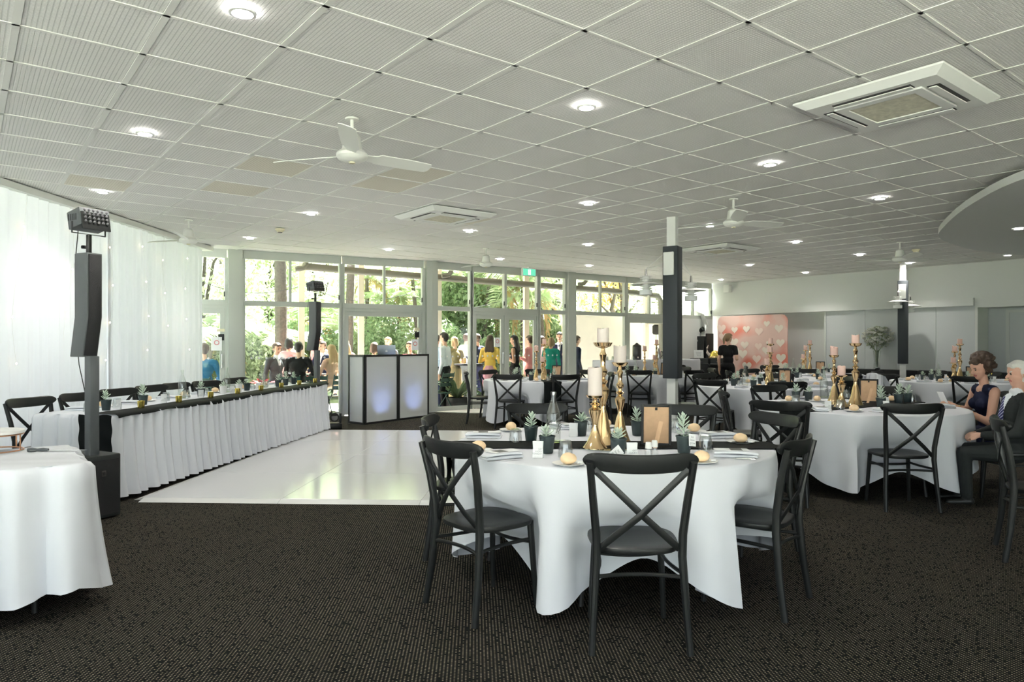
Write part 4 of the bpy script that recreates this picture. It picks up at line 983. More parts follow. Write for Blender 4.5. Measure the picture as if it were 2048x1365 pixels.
# blue uplights standing behind the booth panels
for i, (a, b) in enumerate(((bp[1], bp[2]), (bp[2], bp[3]))):
    e_ = (b - a).normalized(); n_ = Vector((-e_.y, e_.x)); c = (a + b) / 2 + n_ * .22
    t = thing('uplight', 'small black uplight on the carpet glowing blue behind the booth screen', 'stage light', (c.x, c.y, 0), 0, 'blue booth uplights')
    MB().box((0, 0, .02), (.12, .12, .03)).build('base', M_black, t); MB().lathe([(.05, .03), (.06, .06), (.06, .16), (.05, .16)], 16, capt=False).build('can', M_black, t); MB().lathe([(.001, .150), (.048, .150)], 16, capt=False).build('lens', emitter('led_blue_%d' % i, (.25, .4, 1.0), 4.0), t)
    l = bpy.data.lights.new('uplight_beam', 'SPOT'); l.energy = 12; l.color = (.36, .48, 1.0); l.spot_size = R(95); l.spot_blend = 1.0; l.shadow_soft_size = .04
    o = bpy.data.objects.new('uplight_beam', l); COL.objects.link(o); o.location = (c.x, c.y, .18); o.rotation_euler = Vector((-n_.x * 1.1, -n_.y * 1.1, 1)).to_track_quat('-Z', 'Y').to_euler()
# ================================================================== TABLEWARE
ZT = TH + .002
def stick_proto(H, rb, rp, nm):
    prof = [(rb, 0), (rb, .006), (rb * .93, .012), (rb * .62, .055 * H / .4), (rb * .36, .12 * H / .4)]
    def S(a): return a * H
    body = [(.014, .36), (.017, .42), (.030, .50), (.033, .545), (.020, .575), (.013, .59), (.024, .615), (.027, .63), (.014, .65), (.012, .67), (.022, .70), (.024, .73), (.014, .76), (.012, .80), (.016, .86), (.020, .89), (.012, .92), (.010, .95), (.018, .965)]
    if H < .4: body = [(.015, .44), (.022, .56), (.036, .70), (.037, .75), (.022, .79), (.016, .81), (.027, .84), (.028, .855), (.016, .88), (.012, .92), (.018, .965)]
    prof += [(r * (1.15 if H > .55 else 1), S(z)) for r, z in body]
    t = thing('candlestick', 'gold candlestick', 'candlestick')
    MB().lathe(prof, 26).build('stem', M_gold, t)
    MB().lathe([(.012, S(.955)), (.030, S(.962)), (rp * .8, S(.975)), (rp, S(1.0) + .006), (rp * .97, S(1.0) + .007), (rp * .75, S(.985)), (.01, S(.978))], 28).build('drip_plate', M_gold, t)
    return Proto(t), S(.985) + .001
STK = [stick_proto(.615, .075, .060, 'tall'), stick_proto(.49, .066, .052, 'middle'), stick_proto(.305, .072, .055, 'short')]
def candle_proto(r, h, m, slant=0.0):
    t = thing('pillar_candle', 'pillar candle', 'candle'); n = 24; vs = []
    prof = [(r * .98, 0), (r, .004), (r, h - .006), (r * .97, h), (r * .86, h - .002), (r * .4, h - .008), (.002, h - .009)]
    for q, z in prof:
        for i in range(n):
            th = 2 * math.pi * i / n; zz = z + (slant * math.cos(th) * (q / r) + .004 * math.sin(2 * th)) * (1 if z > h * .8 else 0); vs.append((q * math.cos(th), q * math.sin(th), zz))
    fs = [tuple(range(n - 1, -1, -1))] + [(k * n + i, k * n + (i + 1) % n, (k + 1) * n + (i + 1) % n, (k + 1) * n + i) for k in range(len(prof) - 1) for i in range(n)]
    MB().add(vs, fs).build('wax', m, t); MB().tube([(0, 0, h - .012), (0.001, 0, h + .004)], .0015, 5).build('wick', M_black, t)
    return Proto(t)
CND = {('i', 0): candle_proto(.036, .10, M_candle), ('i', 1): candle_proto(.040, .118, M_candle), ('i', 2): candle_proto(.042, .172, M_candle),
       ('p', 0): candle_proto(.036, .10, M_candlep), ('p', 1): candle_proto(.038, .10, M_candlep, .012), ('p', 2): candle_proto(.036, .10, M_candlep)}
SIZE = ('tall', 'middle-height', 'short')
def candles(key, spots, k):
    for i, p in enumerate(spots):
        pr, top = STK[i]; a = p[0] * 3.1 % 3
        pr.put((p[0], p[1], ZT), a, '%s turned gold candlestick on the table %s' % (SIZE[i], PH[key]), 'gold candlesticks')
        CND[(k, i)].put((p[0], p[1], ZT + top), a, '%s pillar candle on the %s gold candlestick, table %s' % ('ivory' if k == 'i' else 'pink', SIZE[i], PH[key]), 'pillar candles')
TP = lambda px, py: G(px, py, TH)
candles('T1', [TP(1206, 891), TP(1240, 884), TP(1190, 898)], 'i')
candles('T2', [TP(1711, 812), TP(1668, 804), TP(1683, 816)], 'p')
for key, offs in (('T3', ((.22, .35), (.12, .1), (.02, -.05))), ('T6', ((.10, .05), (-.04, .1), (.06, -.12))), ('T7', ((.14, .03), (-.1, .05), (.06, -.15))), ('T9', ((.12, .1), (-.02, 0), (-.12, -.12))), ('T10', ((.15, .1), (0, 0), (-.10, -.12)))):
    c = TABLES[key]; candles(key, [(c.x + a, c.y + b) for a, b in offs], 'p')
# succulents
def leaf(mb, base, d, up, L_, w):
    d = Vector(d).normalized(); s = d.cross(Vector((0, 0, 1))).normalized(); n = s.cross(d); prof = ((0, .35), (.3, .8), (.65, 1), (.9, .6), (1.0, .08)); vs = []
    for t, q in prof:
        p = Vector(base) + d * (L_ * t) + Vector((0, 0, up * t * t))
        for a in range(6): th = a * math.pi / 3; vs.append(p + s * (math.cos(th) * w * q) + n * (math.sin(th) * w * q * .45))
    mb.add(vs, [(k * 6 + a, k * 6 + (a + 1) % 6, (k + 1) * 6 + (a + 1) % 6, (k + 1) * 6 + a) for k in range(4) for a in range(6)] + [tuple(24 + a for a in range(6))])
def plant_proto(seed, h, pot=M_pot, tagtxt=None, spread=1.0):
    r = random.Random(seed); t = thing('potted_succulent', 'potted succulent', 'plant')
    MB().lathe([(.032, 0), (.034, .003), (.044, .088), (.047, .09), (.047, .098), (.043, .098), (.041, .085)], 36, rib=.035).build('pot', pot, t)
    MB().lathe([(.001, .084), (.042, .085)], 18, capt=False).build('soil', M_soil, t)
    f = MB(); lean = r.uniform(-.015, .015); f.tube([(0, 0, .08), (lean, 0, .08 + h * .9)], [.005, .003], 6)
    k = int(10 + h * 120)
    for i in range(k):
        u = i / k; a = i * 2.4 + r.uniform(-.3, .3); z = .092 + h * .88 * u
        leaf(f, (lean * u, 0, z), (math.cos(a), math.sin(a), .15 + .9 * u), .008, (.052 - .022 * u) * spread * r.uniform(.8, 1.15), .0075)
    f.build('foliage', M_succ, t)
    if tagtxt:
        g = MB().box((0, 0, 0), (.046, .0015, .068)).build('gift_tag', M_paper, t); g.location = (.022, -.054, .078); g.rotation_euler = (R(-14), R(9), R(8))
        l = obj('lettering', text_mesh('let\nlove\ngrow', .017, M_ink), g, (0, -.0013, 0)); l.rotation_euler = (R(90), 0, 0)
        MB().tube([(.02, -.046, .115), (.035, -.03, .11), (.03, .03, .108), (-.03, .03, .107), (-.035, -.03, .107), (.02, -.046, .112)], .0012, 4).build('string', M_black, t)
    return Proto(t)
PLA, PLB, PLC, PLT, PLW = plant_proto(1, .085), plant_proto(2, .05), plant_proto(3, .11, spread=1.1), plant_proto(4, .13, tagtxt=1, spread=1.1), plant_proto(5, .045, M_potw)
def plants(key, lst):
    for pr, p, a in lst:
        pr.put((p[0], p[1], ZT), a, '%s on the table %s' % ({PLA: 'pale succulent in a dark ribbed pot', PLB: 'low pale succulent in a dark pot', PLC: 'tall pale succulent in a dark ribbed pot', PLT: 'tall pale succulent with a hanging tag', PLW: 'small succulent in a white pot'}[pr], PH.get(key, key)), 'table succulents')
def glass_proto():
    t = thing('tumbler', 'tumbler', 'glass')
    MB().lathe([(.041, 0), (.040, .03), (.035, .07), (.031, .088), (.028, .092), (.001, .092), (.001, .086), (.027, .084), (.032, .07), (.037, .03), (.038, 0)], 20, capb=False, capt=False, rib=.03).build('bowl', M_tumbler, t)
    MB().lathe([(.030, .088), (.0305, .091)], 20, capt=False, capb=False).build('foot_rim', M_tumbler, t)
    return Proto(t)
TUM = glass_proto()
def bottle_proto():
    t = thing('water_bottle', 'bottle', 'bottle')
    MB().lathe([(.001, .004), (.040, 0), (.044, .006), (.044, .15), (.040, .19), (.026, .235), (.016, .265), (.014, .30), (.018, .302), (.018, .318), (.0145, .320), (.0115, .318), (.012, .27), (.037, .18), (.041, .15), (.041, .01), (.001, .008)], 28, capb=False, capt=False).build('body', M_bottle, t)
    MB().lathe([(.001, .009), (.0405, .010), (.0405, .02), (.001, .021)], 24, capb=False, capt=False).build('water', glassy('water', (.92, .95, .80), 1.33), t)
    o = scrawl(.07, .034, 2, 3, .0016).build('script_mark', M_blackmetal, t); o.location = (.008, -.0448, .10); o.rotation_euler = (0, R(-65), 0)
    return Proto(t)
BOT = bottle_proto()
def roll_proto():
    mb = MB(); n = 20; vs = []
    for i in range(13):
        ph = math.pi * i / 12
        for j in range(n):
            th = 2 * math.pi * j / n; k = 1 + .035 * math.sin(2 * th + 1) * math.sin(ph)
            vs.append((.042 * math.sin(ph) * math.cos(th) * k, .037 * math.sin(ph) * math.sin(th) * k, .028 - .032 * math.cos(ph) * (.85 if math.cos(ph) > 0 else 1) - .006 * math.exp(-8 * (math.sin(th) ** 2)) * (ph > 2.4)))
    mb.add(vs, [(i * n + j, i * n + (j + 1) % n, (i + 1) * n + (j + 1) % n, (i + 1) * n + j) for i in range(12) for j in range(n)])
    return Proto(tag(mb.build('bread_roll', M_roll), 'bread roll', 'bread'))
ROL = roll_proto()
PLT_ = Proto(tag(MB().lathe([(.045, 0), (.05, .002), (.08, .011), (.083, .0135), (.078, .013), (.05, .006), (.001, .005)], 32).build('side_plate', M_potw), 'side plate', 'plate'))
BUT = Proto(tag(MB().box((0, 0, .006), (.028, .022, .011)).build('butter_pat', M_paper, bevel=.003), 'butter pat', 'butter'))
def napkin_proto():
    mb = MB(); 
    for k in range(2):
        vs = []; n = 12
        for i in range(n + 1):
            u = i / n
            for v in (-1, 1): vs.append((-.115 + .23 * u - .004 * k, v * (.058 - .003 * k), .0005 + .0145 * k + .006 * math.sin(u * 3.1) * (k > 0)))
        vs += [(x, y, z + .0135) for x, y, z in vs]
        m = 2 * (n + 1); fs = []
        for i in range(n): a = 2 * i; fs += [(a, a + 1, a + 3, a + 2), (m + a, m + a + 2, m + a + 3, m + a + 1), (a, a + 2, m + a + 2, m + a), (a + 1, m + a + 1, m + a + 3, a + 3)]
        fs += [(0, m, m + 1, 1), (2 * n, 2 * n + 1, m + 2 * n + 1, m + 2 * n)]
        mb.add(vs, fs)
    return Proto(tag(mb.build('folded_napkin', M_cloth, bevel=.005, seg=2), 'napkin', 'napkin'))
NAP = napkin_proto()
def menu_proto():
    t = thing('menu_card', 'menu', 'menu'); MB().box((0, 0, .0012), (.18, .085, .0018)).build('card', M_paper, t, smooth=False); MB().box((-.025, 0, .0023), (.062, .072, .0008)).build('printed_photo', M_photo, t, smooth=False)
    return Proto(t)
MEN = menu_proto()
def knife_proto():
    t = thing('table_knife', 'knife', 'knife')
    MB().add([(0, -.006, .002), (.10, -.007, .002), (.115, .003, .002), (0, .006, .002), (0, -.006, .004), (.10, -.007, .004), (.115, .003, .004), (0, .006, .004)], [(3, 2, 1, 0), (4, 5, 6, 7), (0, 1, 5, 4), (1, 2, 6, 5), (2, 3, 7, 6), (3, 0, 4, 7)]).build('blade', M_steel, t); MB().tube([(-.10, 0, .004), (-.05, 0, .004), (.005, 0, .003)], [.006, .005, .004], 6).build('handle', M_steel, t)
    return Proto(t)
def fork_proto():
    t = thing('table_fork', 'fork', 'fork'); MB().tube([(-.10, 0, .004), (-.03, 0, .003), (.03, 0, .005)], [.006, .004, .004], 6, (1, .5)).build('handle', M_steel, t)
    mb = MB().box((.04, 0, .0055), (.03, .022, .002))
    for i in range(4): mb.box((.075, (i - 1.5) * .0065, .006), (.045, .003, .002))
    mb.build('tines', M_steel, t); return Proto(t)
KNI, FOR = knife_proto(), fork_proto()
def setting(key, x, y, inward, style=0, roll=None, glass=None, rich=True):
    """one place: napkin with menu, side plate with roll and butter, glass; inward = angle towards the table middle"""
    w = PH[key]; ca, sa = math.cos(inward), math.sin(inward)
    NAP.put((x, y, ZT), inward + .25 * style, 'folded white napkin laid at a place on the table ' + w, 'napkins on the table ' + w)
    MEN.put((x + .02 * ca, y + .02 * sa, ZT + .0352), inward + .25 * style + .12, 'printed menu card with a dark photo on a napkin, table ' + w, 'menus on the table ' + w)
    if rich:
        for k, (pr, nm) in enumerate(((KNI, 'knife'), (FOR, 'fork'))):
            s = (1, -1)[k]; pr.put((x - sa * .095 * s, y + ca * .095 * s, ZT), inward + .1 * style, 'steel table %s beside a napkin on the table %s' % (nm, w), 'cutlery on the table ' + w)
def bread(key, x, y, a=0.0):
    w = PH[key]; PLT_.put((x, y, ZT), a, 'white side plate under a bread roll on the table ' + w, 'side plates on the table ' + w)
    ROL.put((x, y, ZT + .0045), a, 'golden bread roll on a side plate, table ' + w, 'bread rolls on the table ' + w)
    BUT.put((x + .055 * math.cos(a - .4), y + .055 * math.sin(a - .4), ZT + .009), a, 'wrapped butter pat beside a bread roll, table ' + w, 'butter pats on the table ' + w)
def tum(key, p): TUM.put((p[0], p[1], ZT), p[0] * 7, 'upturned clear glass tumbler on the table ' + PH.get(key, key), 'tumblers on the table ' + PH.get(key, key))
def card_proto():
    t = thing('message_card', 'card', 'card')
    for s in (-1, 1):
        c = MB().box((0, 0, .045), (.056, .0012, .092)).build('card_face', M_paper, t); c.location = (0, s * .011, 0); c.rotation_euler = (R(s * 12), 0, 0)
        if s < 0:
            l = obj('lettering', text_mesh('GET\nLUCKY\nTONIGHT', .0125, M_ink, 'RIGHT'), c, (.025, -.0012, .035)); l.rotation_euler = (R(90), 0, 0)
    return Proto(t)
CRD = card_proto()
def cards(key, lst):
    for p, a in lst: CRD.put((p[0], p[1], ZT), a, 'white folded card reading GET LUCKY TONIGHT on the table ' + PH.get(key, key), 'message cards on the table ' + PH.get(key, key))
def frame_proto():
    t = thing('picture_frame', 'frame', 'picture frame'); w, h = .165, .235; a = obj('frame_body', None, t); a.rotation_euler = (R(-14), 0, 0)
    for x, z, sx, sz in ((-w / 2, h / 2, .016, h + .016), (w / 2, h / 2, .016, h + .016), (0, 0.0, w - .016, .016), (0, h, w - .016, .016)): MB().box((x, 0, z + .008), (sx, .018, sz)).build('moulding', M_black, a, bevel=.002, seg=1)
    MB().box((0, 0.002, h / 2 + .008), (w - .012, .005, h - .012)).build('backing_board', M_mdf, a)
    MB().box((0, -.008, h - .012), (.014, .004, .016)).build('hook', M_black, a)
    MB().add([(.02, -.010, .155), (.045, -.010, .15), (.012, -.12, .006), (-.012, -.12, .006)], [(0, 1, 2, 3), (3, 2, 1, 0)]).build('easel_leg', M_mdf, t).location = (0, -.03, 0)
    return Proto(t)
FRM = frame_proto()
def mirror(p, r_, label): tag(MB().lathe([(r_, 0), (r_, .004)], 48, (p[0], p[1], ZT)).build('mirror_plate', M_mirror), label, 'mirror')
def shaker_proto():
    t = thing('salt_shaker', 'shaker', 'shaker'); MB().lathe([(.020, 0), (.022, .004), (.018, .05), (.017, .052)], 16).build('body', M_tumbler, t); MB().lathe([(.019, .050), (.0185, .054), (.015, .082), (.013, .085), (.001, .086)], 16, capt=False).build('cap', M_potw, t); return Proto(t)
SHK = shaker_proto()
# --- table beside the dance floor, item by item
mirror(TP(1212, 893), .215, 'round mirror plate under the gold candlesticks beside the dance floor')
FRM.put((*TP(1312, 893).xy, ZT), R(-14), 'black picture frame seen from behind with tan backing, table ' + PH['T1'])
plants('T1', [(PLA, TP(1275, 872), .3), (PLB, TP(1162, 872), 1.), (PLA, TP(1062, 884), 2.2), (PLB, TP(1094, 907), 3.), (PLT, TP(1368, 907), .25), (PLB, TP(1237, 913), 1.7)])
BOT.put((*TP(1107, 889).xy, ZT), R(35), 'clear swing-neck water bottle with black script on the table ' + PH['T1'])
for p in ((1031, 889), (1131, 916), (1240, 869), (1411, 904), (1178, 862), (1352, 866)): tum('T1', TP(*p))
for i, p in enumerate(((1297, 917), (1309, 913))): SHK.put((*TP(*p).xy, ZT), i, 'white-capped glass %s shaker on the table %s' % (('salt', 'pepper')[i], PH['T1']))
for p, a in (((957, 905), 0), ((1137, 932), .3), ((1403, 927), .2), ((1481, 888), 0), ((1022, 863), 1), ((1212, 856), 2), ((1388, 866), 2.5)): bread('T1', *TP(*p).xy, a)
for (px, py), a, s in (((1000, 917), R(18), 1), ((968, 876), R(-4), 0), ((1470, 914), R(165), 0), ((1437, 876), R(190), 0), ((1125, 857), R(-70), 0), ((1330, 857), R(250), 0), ((1265, 931), R(80), 0)): setting('T1', *TP(px, py).xy, a, s)
cards('T1', [(TP(1264, 920), R(2)), (TP(1076, 917), R(-20)), (TP(1147, 874), R(160))])
tg = tag(MB().box((0, 0, 0), (.055, .0015, .075)).build('gift_tag', M_paper), 'loose white paper tag leaning on a dark pot, table ' + PH['T1'], 'tag'); p = TP(1234, 918); tg.location = (p.x - .01, p.y - .045, ZT + .035); tg.rotation_euler = (R(-20), R(55), R(6))
l = obj('lettering', text_mesh('let\nlove\ngrow', .017, M_ink), tg, (0, -.0013, 0)); l.rotation_euler = (R(90), 0, 0)
t = thing('table_number_sign', 'small black table sign with white script on the mirror plate', 'sign', (*TP(1233, 899).xy, ZT + .004), R(4)); MB().box((0, 0, .045), (.07, .012, .09)).build('board', M_black, t, bevel=.002); o = scrawl(.05, .05, 2, 8, .0013).build('white_script', M_paper, t); o.location = (0, -.0068, .055)
# --- the couple's table
mirror(TP(1690, 809), .22, 'round mirror plate under the gold candlesticks on the couple\'s table')
FRM.put((*TP(1737, 806).xy, ZT), R(-30), 'black picture frame seen from behind with tan backing, table ' + PH['T2'])
plants('T2', [(PLB, TP(1617, 802), .3), (PLA, TP(1592, 802), 1.), (PLT, TP(1762, 818), .4), (PLC, TP(1797, 808), 2.2), (PLA, TP(1815, 806), 3.)])
BOT.put((*TP(1648, 797).xy, ZT), R(10), 'clear swing-neck water bottle with black script on the table ' + PH['T2'])
for p in ((1681, 820), (1693, 797), (1824, 806), (1664, 800), (1592, 809)): tum('T2', TP(*p))
for p, a in (((1708, 824), 0), ((1783, 804), 1), ((1634, 804), 1), ((1577, 804), 1)): bread('T2', *TP(*p).xy, a)
for (px, py), a in (((1640, 822), R(70)), ((1775, 826), R(110)), ((1880, 816), R(175)), ((1602, 800), R(-20))): setting('T2', *TP(px, py).xy, a, .4)
cards('T2', [(TP(1656, 822), R(-12)), (TP(1772, 822), R(10))])
# --- the other tables, laid alike
def dress(key, seed, n=7, rich=False, bottle=True, frame=True):
    c = TABLES[key]; r = random.Random(seed)
    for i in range(n):
        a = 2 * math.pi * i / n + .35 * seed; ux, uy = math.cos(a), math.sin(a)
        setting(key, c.x + ux * .74, c.y + uy * .74, a + math.pi, .2, rich=False)
        bread(key, c.x + math.cos(a + .33) * .72, c.y + math.sin(a + .33) * .72, a)
        tum(key, (c.x + math.cos(a - .22) * .55, c.y + math.sin(a - .22) * .55))
        plants(key, [((PLA, PLB, PLC)[i % 3], (c.x + math.cos(a + .1) * .46, c.y + math.sin(a + .1) * .46), a)]) if i % 7 != 6 else None
        if i % 2 == 0: cards(key, [((c.x + math.cos(a + .4) * .55, c.y + math.sin(a + .4) * .55), r.uniform(-.6, .6))])
    if bottle: BOT.put((c.x - .30, c.y - .04, ZT), r.uniform(0, 6), 'clear swing-neck water bottle with black script on the table ' + PH[key])
    if frame: FRM.put((c.x + .30, c.y + .0, ZT), R(-25), 'black picture frame seen from behind with tan backing, table ' + PH[key])
    mirror((c.x, c.y), .21, 'round mirror plate under the gold candlesticks, table ' + PH[key])
for k, key in enumerate(('T3', 'T6', 'T7', 'T9', 'T10')): dress(key, k + 1)
c = TABLES['T11']
plants('T11', [(PLC, (c.x - .2, c.y - .3), 0), (PLA, (c.x + .25, c.y - .35), 1), (PLA, (c.x + .1, c.y + .2), 2)])
for i in range(6): a = i * 1.05 + .3; setting('T11', c.x + math.cos(a) * .74, c.y + math.sin(a) * .74, a + math.pi, .2, rich=False); bread('T11', c.x + math.cos(a + .4) * .72, c.y + math.sin(a + .4) * .72); tum('T11', (c.x + math.cos(a - .3) * .5, c.y + math.sin(a - .3) * .5))
# --- head table
HT = 'head table'; PH['head'] = 'of the bridal party, skirted and long'
def hp(s, v): p = HN + he * s + hn * v; return (p.x, p.y)
VOT = Proto(thing('votive_holder', 'gold votive', 'candle holder'))
MB().lathe([(.026, 0), (.029, .003), (.033, .066), (.030, .067), (.026, .01), (.001, .009)], 24, capt=False).build('cup', M_goldy, VOT.o); MB().lathe([(.022, .010), (.022, .034)], 16).build('tealight', M_candle, VOT.o); KIDS[VOT.o.name] = list(VOT.o.children)
for i in range(8): VOT.put((*hp(.55 + i * .63, .12), TH + .011), i, 'small shiny gold votive holder on the black runner of the head table', 'gold votives on the head table')
for i, (s, v) in enumerate(((.35, .33), (.95, .36), (2.0, .34), (3.15, .35), (4.0, .30), (4.35, .34), (4.7, .36))):
    (PLA, PLC, PLA, PLB, PLA, PLC, PLA)[i].put((*hp(s, v), ZT + .002), i, 'pale succulent in a dark pot on the long head table', 'head table succulents')
for s in (2.55, 2.95): PLW.put((*hp(s, .36), ZT + .002), 0, 'small succulent in a white pot on the long head table', 'head table white pots')
for s in (1.75, 2.75, 3.75): BOT.put((*hp(s, .42), ZT + .002), s, 'clear water bottle with black script on the long head table', 'head table bottles')
for i in range(12): TUM.put((*hp(.22 + i * .4, .41), ZT + .002), i, 'upturned clear glass tumbler on the long head table', 'head table tumblers')
for i in range(7):
    x, y = hp(.35 + i * .7, .58); NAP.put((x, y, ZT + .002), hrz + R(180) - 1.4, 'folded white napkin laid at a place on the long head table', 'head table napkins')
    x, y = hp(.66 + i * .7, .58); PLT_.put((x, y, ZT + .002), 0, 'white side plate under a bread roll on the long head table', 'head table plates'); ROL.put((x, y, ZT + .0065), 0, 'golden bread roll on a side plate on the long head table', 'head table bread rolls')
for i in range(6): CRD.put((*hp(.47 + i * .72, .29), ZT + .002), R(25 * (i % 3) - 20), 'white folded card reading GET LUCKY TONIGHT on the long head table', 'head table cards')
# ---------------- drinks buffet along the glass
bx0, bx1 = hit(1160, WB, WC), hit(1335, WB, WC); be = (WC - WB).normalized(); bn = Vector((-be.y, be.x)); BH = 1.0
P0 = WB + be * bx0 - bn * 1.05; P1 = WB + be * bx1 - bn * 1.05; _TH = TH
TH = BH; t = thing('buffet_table', 'high trestle table of the drinks buffet, hidden under its white cloth', 'table', (*((P0 + P1) / 2 + bn * .3), 0), math.atan2(be.y, be.x)); bl = (P1 - P0).length
MB().box((0, 0, TH - .03), (bl - .03, .56, .03)).build('tabletop', M_mdf, t)
for sx in (-1, 1):
    for sy in (-1, 1): MB().tube([(sx * bl * .45, sy * .22, TH - .04), (sx * bl * .45, sy * .22, 0)], .016).build('leg', M_blackmetal, t)
skirt(P0, be, bn, bl, .60, 31, .5, .03, .012, label='plain white cloth over the drinks buffet by the glass', flare=.02, name='tablecloth')
TH = _TH
def bf(px, v): q = WB + be * hit(px, WB, WC) - bn * (1.05 - v); return (q.x, q.y, BH + .003)
t = thing('hot_water_urn', 'tall dark steel hot-water urn on the drinks buffet', 'urn', bf(1226, .25)); MB().lathe([(.10, 0), (.105, .01), (.105, .30), (.09, .33), (.02, .345)], 24).build('tank', mat('dark_steel', (.10, .10, .10), .3, .8), t); MB().lathe([(.10, .32), (.11, .33), (.05, .37), (.02, .40)], 24).build('lid', M_black, t); MB().tube([(0, -.1, .08), (0, -.15, .07), (0, -.155, .04)], .012).build('tap', M_steel, t)
M_lime = mat('lime_green', (.33, .50, .10), .5)
for i, px in enumerate((1182, 1186)): t = thing('green_bowl', 'lime green %s on the drinks buffet' % ('tub', 'tray of garnish')[i], 'bowl', bf(px + i * 9, .2 + .1 * i)); MB().lathe([(.06, 0), (.09, .09), (.085, .09), (.057, .008)], 20).build('bowl', M_lime, t); MB().lathe([(.07, .02), (.08, .07)], 16).build('contents', LM[0], t)
for i, px in enumerate((1158, 1163, 1168, 1173, 1200, 1206, 1212)): TUM.put(bf(px, .15 + .06 * (i % 3)), 0, 'clear glass tumbler in a row on the drinks buffet', 'buffet tumblers')
for i, px in enumerate((1266, 1272)):
    t = thing('coffee_flask', 'steel vacuum flask standing on the drinks buffet', 'flask', bf(px, .2 + .08 * i), 0, 'buffet flasks'); MB().lathe([(.055, 0), (.058, .02), (.056, .18), (.035, .24), (.03, .27)], 18).build('body', M_steel, t); MB().tube([(.05, 0, .06), (.095, 0, .1), (.09, 0, .18), (.04, 0, .2)], .008).build('handle', M_black, t)
t = thing('cup_stack', 'low white stack of saucers on the drinks buffet', 'saucers', bf(1290, .2)); 
for i in range(5): MB().lathe([(.04, 0), (.075, .012), (.07, .014), (.035, .005)], 18, (0, 0, i * .012)).build('saucer', M_potw, t)
t = thing('sign_block', 'small black label block on the drinks buffet', 'label', bf(1276, .08), .5); MB().box((0, 0, .035), (.10, .03, .07)).build('block', M_black, t, bevel=.003); MB().box((0, -.016, .04), (.07, .003, .03)).build('label_strip', M_ink, t)
# ---------------- photo booth corner
def onfar(px, out, z=0.0): x, y = run_xy(*FW, hit(px, *FW), out); return (x, y, z)
bd = thing('photo_backdrop', 'pink photo backdrop with pale glowing hearts and rounded corners', 'backdrop'); e_ = (WD - WC).normalized()
a, b = Vector(onfar(1452, -.35)[:2]), Vector(onfar(1588, -.30)[:2]); e_ = (b - a); wdt = e_.length; e_.normalize(); rz = math.atan2(e_.y, e_.x); c = (a + b) / 2; bd.location = (c.x, c.y, 0); bd.rotation_euler = (0, 0, rz)
def rrect(w, h, r_, n=6):
    return [(sx * (w / 2 - r_) + r_ * math.cos(a0 + math.pi / 2 * i / n), sy * (h / 2 - r_) + r_ * math.sin(a0 + math.pi / 2 * i / n)) for sx, sy, a0 in ((1, 1, 0), (-1, 1, math.pi / 2), (-1, -1, math.pi), (1, -1, 1.5 * math.pi)) for i in range(n + 1)]
BHH = 2.10; rr = rrect(wdt, BHH, .16)
mp = mat('backdrop_print', (.86, .46, .38), .7); nt = mp.node_tree; tc = N(nt, 'ShaderNodeTexCoord'); ns = N(nt, 'ShaderNodeTexNoise'); ns.inputs['Scale'].default_value = 1.6; ns.inputs['Detail'].default_value = 1; nt.links.new(tc.outputs['Object'], ns.inputs['Vector'])
rp = N(nt, 'ShaderNodeValToRGB'); rp.color_ramp.elements[0].color = (.80, .24, .17, 1); rp.color_ramp.elements[0].position = .33; rp.color_ramp.elements[1].color = (.80, .56, .50, 1); rp.color_ramp.elements[1].position = .52; nt.links.new(ns.outputs['Fac'], rp.inputs[0]); nt.links.new(rp.outputs[0], nt.nodes['Principled BSDF'].inputs['Base Color'])
vs = [(x, -.02, z + BHH / 2 + .02) for x, z in rr] + [(x, .02, z + BHH / 2 + .02) for x, z in rr]; k = len(rr)
MB().add(vs, [tuple(range(k)), tuple(range(2 * k - 1, k - 1, -1))] + [(i, k + i, k + (i + 1) % k, (i + 1) % k) for i in range(k)]).build('fabric', mp, bd, smooth=False)
hr = random.Random(4); hm = mat('heart_print', (.90, .80, .70), .7); hm2 = mat('heart_print_soft', (.88, .70, .62), .7)
def heart(s): return [(s * .0625 * 16 * math.sin(t) ** 3 * .062 * 16 / 16, s * .062 * (13 * math.cos(t) - 5 * math.cos(2 * t) - 2 * math.cos(3 * t) - math.cos(4 * t)) / 1) for t in [2 * math.pi * i / 24 for i in range(24)]]
for i in range(24):
    s = hr.uniform(.085, .14); x, z = -wdt / 2 + wdt * ((i % 6) + hr.uniform(.25, .75)) / 6, .55 + 1.45 * ((i // 6) + hr.uniform(.1, .9)) / 4
    pts = [(x + s * 16 * math.sin(t) ** 3 / 16, -.0212 - .0004 * i, z + s * (13 * math.cos(t) - 5 * math.cos(2 * t) - 2 * math.cos(3 * t) - math.cos(4 * t)) / 16) for t in [2 * math.pi * q / 24 for q in range(24)]]
    MB().add(pts, [tuple(range(24))]).build('heart', hm if i % 3 else hm2, bd, smooth=False)
for s in (-1, 1): MB().box((s * wdt * .35, .1, .015), (.06, .45, .03)).build('foot', M_blackmetal, bd)
fc = onfar(1416, -.75)
t = thing('photo_booth_case', 'tall black photo booth cabinet standing in the corner', 'cabinet', (fc[0] + .25, fc[1], 0), rz)
zt = zat(673, fc[1]); MB().box((0, 0, zt / 2), (.50, .35, zt)).build('body', M_black, t, bevel=.01); MB().box((-.30, 0, zt / 2 + .02), (.04, .30, zt)).build('side_panel', M_black, t); MB().box((.30, 0, zt / 2 + .04), (.04, .30, zt + .06)).build('side_panel', M_black, t)
MB().box((.05, -.18, zt - .12), (.02, .01, .05)).build('latch', M_steel, t)
t2 = thing('studio_umbrella_light', 'white studio umbrella with a black flash head on the booth cabinet', 'studio light', (fc[0] + .2, fc[1], zt), rz)
